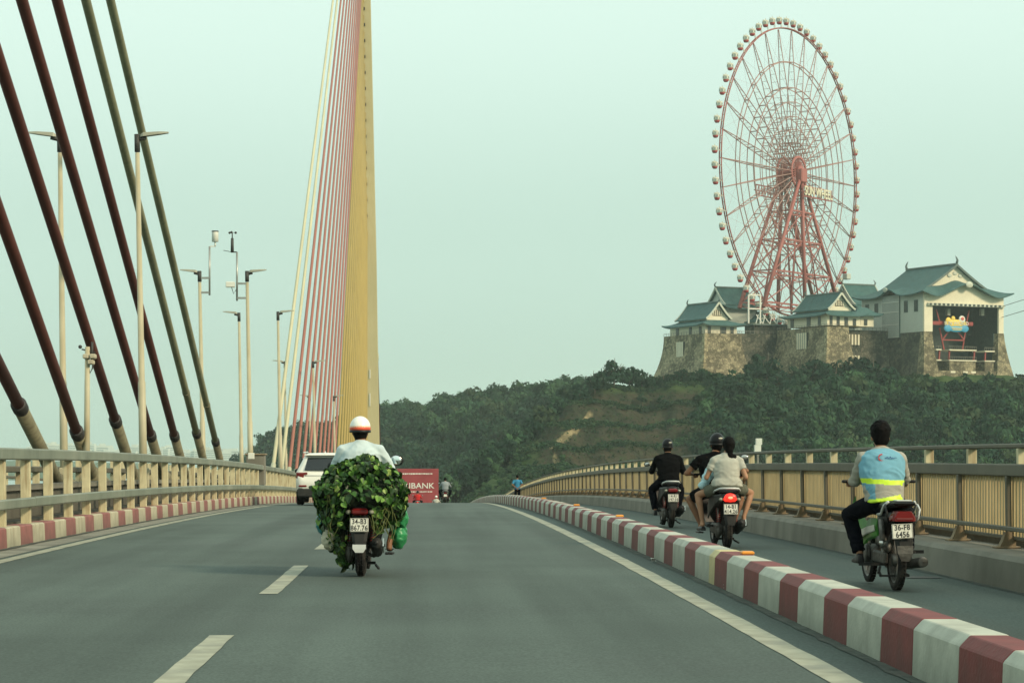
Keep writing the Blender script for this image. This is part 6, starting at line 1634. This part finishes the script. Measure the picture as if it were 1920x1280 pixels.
far_rider(757, 22.8, 'far scooter mostly hidden by the crest right of the leaf load', 'far person in a pale green raincoat half hidden by the crest', M_blk, cloth('pale_green_raincoat', (.42, .55, .46)), M_helmw)

# ================= pedestrian with hands clasped behind
q = 33.; d = F/q; LP = Vector(((970-VX)*d/F, d, deck(d)+.006))
def pedestrian():
    t = thing('person', 'walking person in a blue shirt with hands clasped behind the back near the right railing', 'person', LP)
    hip, neck, hd = Vector((0, 0, .92)), Vector((0, .02, 1.42)), Vector((0, .05, 1.56)); AN = {-1: Vector((-.10, -.12, .09)), 1: Vector((.10, .16, .09))}
    EL = {-1: Vector((-.29, -.10, 1.12)), 1: Vector((.29, -.10, 1.12))}; SH = {s_: Vector((s_*.18, .02, 1.36)) for s_ in (-1, 1)}; WR = {s_: Vector((s_*.04, -.17, .93)) for s_ in (-1, 1)}
    KN = {s_: (Vector((s_*.09, 0, .9))+AN[s_])/2+Vector((0, .04, 0)) for s_ in (-1, 1)}
    def body(m):
        spine(m, [((0, 0, .84), .12, .09), (hip, .14, .1), ((0, 0, 1.12), .12, .09), ((0, .01, 1.3), .16, .1), ((0, .02, 1.38), .11, .08), (neck, .05, .05)])
        caps(m, neck, hd-Vector((0, 0, .06)), .05, .05); H_ = head_prims(m, hd)
        for s_ in (-1, 1):
            caps(m, SH[s_], EL[s_], .042, .035); caps(m, EL[s_], WR[s_], .034, .025); hand(m, WR[s_], WR[s_]+Vector((-s_*.07, 0, -.07)), Vector((0, 1, 0)), s_)
            caps(m, Vector((s_*.09, 0, .88)), KN[s_], .075, .05); caps(m, KN[s_], AN[s_], .048, .03); caps(m, AN[s_]-Vector((0, .02, .05)), AN[s_]+Vector((0, .15, -.055)), .03, .026)
    fused('body', body, t, M_skind, .016, 2)
    def sh(m):
        spine(m, [((0, 0, .86), .165, .12), ((0, 0, 1.0), .155, .12), ((0, 0, 1.15), .15, .115), ((0, .01, 1.3), .185, .12), ((0, .02, 1.38), .14, .09), ((0, .02, 1.42), .06, .06)])
        for s_ in (-1, 1): m.tube([SH[s_]-(EL[s_]-SH[s_])*.1, SH[s_], SH[s_]+(EL[s_]-SH[s_])*.75], [.04, .062, .062], 12)
    fused('shirt', sh, t, M_bluec, .016, 3, .005, 7, 2)
    def tr(m):
        spine(m, [((0, 0, .82), .1, .09), ((0, 0, .9), .155, .115), ((0, 0, .98), .14, .10)])
        for s_ in (-1, 1): m.tube([Vector((s_*.085, 0, .92)), KN[s_], AN[s_]-Vector((0, 0, .02))], [.09, .075, .065], 12)
    fused('trousers', tr, t, M_blackt, .016, 3)
    m = MB(); m.ell(hd+Vector((0, -.012, .03)), (.086, .10, .10), nu=14, nv=10); m.build('hair', M_hair, t)
    for s_ in (-1, 1): m = MB(); m.ell(AN[s_]+Vector((0, .05, -.055)), (.045, .13, .04)); m.build('shoe', M_shoe, t)
pedestrian()

# ================= white SUV
q = 58.; d = F/q; LS = Vector((-3.31, d, deck(d)+.006))
M_carw = mat('white_car_paint', (.80, .79, .71), .22, var=.03, vs=1, spec=.6); M_glass = mat('dark_car_glass', (.012, .016, .017), .08, var=.1, spec=.8)
su = thing('parked_car' if 0 else 'car', 'white suv driving in the left lane beside the leaf laden scooter', 'car', LS)
def carring(y, zb, wb, zbelt, wbelt, zr, wr2, wshoulder=None):
    pts = [(wb*.92, zb), (wb, zb+.10), (wbelt, zbelt-.25), (wbelt*.985, zbelt)]
    pts += [(wr2+(wbelt*.95-wr2)*.5, (zbelt+zr)/2), (wr2, zr-.07), (wr2*.85, zr-.015), (0, zr)]
    full = pts+[(-x, z) for x, z in reversed(pts[:-1])]
    return [Vector((x, y, z)) for x, z in full]
m = MB()
m.rings([carring(.0, .52, .72, .80, .78, .86, .60), carring(.05, .42, .84, .92, .86, 1.00, .70), carring(.13, .40, .90, 1.00, .91, 1.12, .72), carring(.24, .40, .93, 1.06, .93, 1.38, .70), carring(.36, .38, .94, 1.08, .935, 1.60, .66), carring(.52, .36, .94, 1.09, .94, 1.665, .66),
         carring(1.0, .34, .94, 1.08, .94, 1.70, .67), carring(2.0, .32, .94, 1.05, .94, 1.70, .68), carring(2.7, .32, .94, 1.02, .94, 1.60, .66), carring(3.3, .32, .94, 1.0, .93, 1.16, .70), carring(3.6, .32, .94, .98, .92, 1.03, .75), carring(4.3, .34, .92, .88, .88, .93, .72), carring(4.6, .36, .80, .72, .80, .78, .6)], 0, True)
m.build('body', M_carw, su)
m = MB()
def hatch(u, v): return Vector((u*(.68-.10*v), .12+.235*v-.018-.03*(1-u*u), 1.14+.40*v))
gr_ = [[hatch(u, v) for u in [-.95+1.9*i/10 for i in range(11)]] for v in (0, .15, .5, .85, 1)]
m.rings([[p+Vector((0, 0, 0)) for p in r_]+[p+Vector((0, .04, 0)) for p in reversed(r_)] for r_ in gr_]); m.build('rear_window', M_glass, su)
m = MB(); m.bev(-.66, .66, .22, .62, 1.60, 1.655, .02); m.build('roof_spoiler', M_carw, su)
for s_ in (-1, 1):
    m = MB(); m.rings([[Vector((s_*x, y, z)) for x, y, z in ((.93, .30, z0), (.91, .10, z0-.02), (.80, .045, z0-.03), (.55 if z0 > .98 else .66, .02, z0-.02 if z0 > .98 else z0+.02))]+[Vector((s_*x, y+.06, z)) for x, y, z in ((.55 if z0 > .98 else .66, .03, z0), (.80, .06, z0), (.9, .12, z0), (.90, .3, z0))] for z0 in (.90, .97, 1.03, 1.07)]); m.build('tail_light', M_tail, su)
    m = MB(); m.bev(s_*.70-.13, s_*.70+.13, -.03, .05, .60, .66, .02); m.build('bumper_reflector', M_tail, su)
    m = MB(); m.bev(s_*.70-.03, s_*.70+.03, .9, 2.9, 1.685, 1.73, .01); m.build('roof_rail', M_silver, su)
    m = MB(); m.ell((s_*1.04, 3.0, 1.08), (.11, .07, .08)); m.bar((s_*.9, 3.0, 1.04), (s_*1.0, 3.0, 1.06), .04); m.build('door_mirror', M_blk if s_ < 0 else M_carw, su)
    m = MB()
    for y0, y1 in ((.62, 1.3), (1.36, 2.15), (2.2, 2.95)): m.rings([[Vector((s_*x, y, z)) for x, z in ((.925, 1.11), (.93, 1.12), (.74, 1.52), (.73, 1.51))] for y in (y0, y1)])
    m.build('side_window', M_glass, su)
    for y in (.88, 3.62):
        m = MB(); m.lathe([(.20, -.12), (.33, -.12), (.36, -.08), (.36, .08), (.33, .12), (.20, .12)], axis='x', n=28, M=Matrix.Translation((s_*.82, y, .36)), closed=True); w_ = m.build('wheel', M_tyre, su)
        m = MB(); m.lathe([(.02, s_*.06), (.21, s_*.10), (.21, -s_*.05)], axis='x', n=20, M=Matrix.Translation((s_*.82, y, .36))); m.build('rim', M_silver, w_)
m = MB(); m.bev(-.88, .88, -.035, .4, .26, .56, .05); m.build('lower_bumper', M_blkm, su)
m = MB(); m.bev(-.26, .26, .02, .05, .80, .93, .01); m.build('licence_plate', M_plate, su)
m = MB(); m.bev(-.62, .62, .02, .06, .955, .975, .005); m.build('tailgate_strip', M_chr, su)
m = MB(); m.bev(-.60, -.50, .02, .05, .83, .87, .004); m.build('badge', M_eng, su)
m = MB(); m.rings([[Vector((x, y, z)) for x, y in ((-.02, .5), (.02, .5), (.02, .72), (-.02, .72))] for z in (1.67, 1.68)]+[[Vector((-.005, .68, 1.76)), Vector((.005, .68, 1.76)), Vector((.005, .74, 1.76)), Vector((-.005, .74, 1.76))]]); m.build('roof_antenna', M_carw, su)
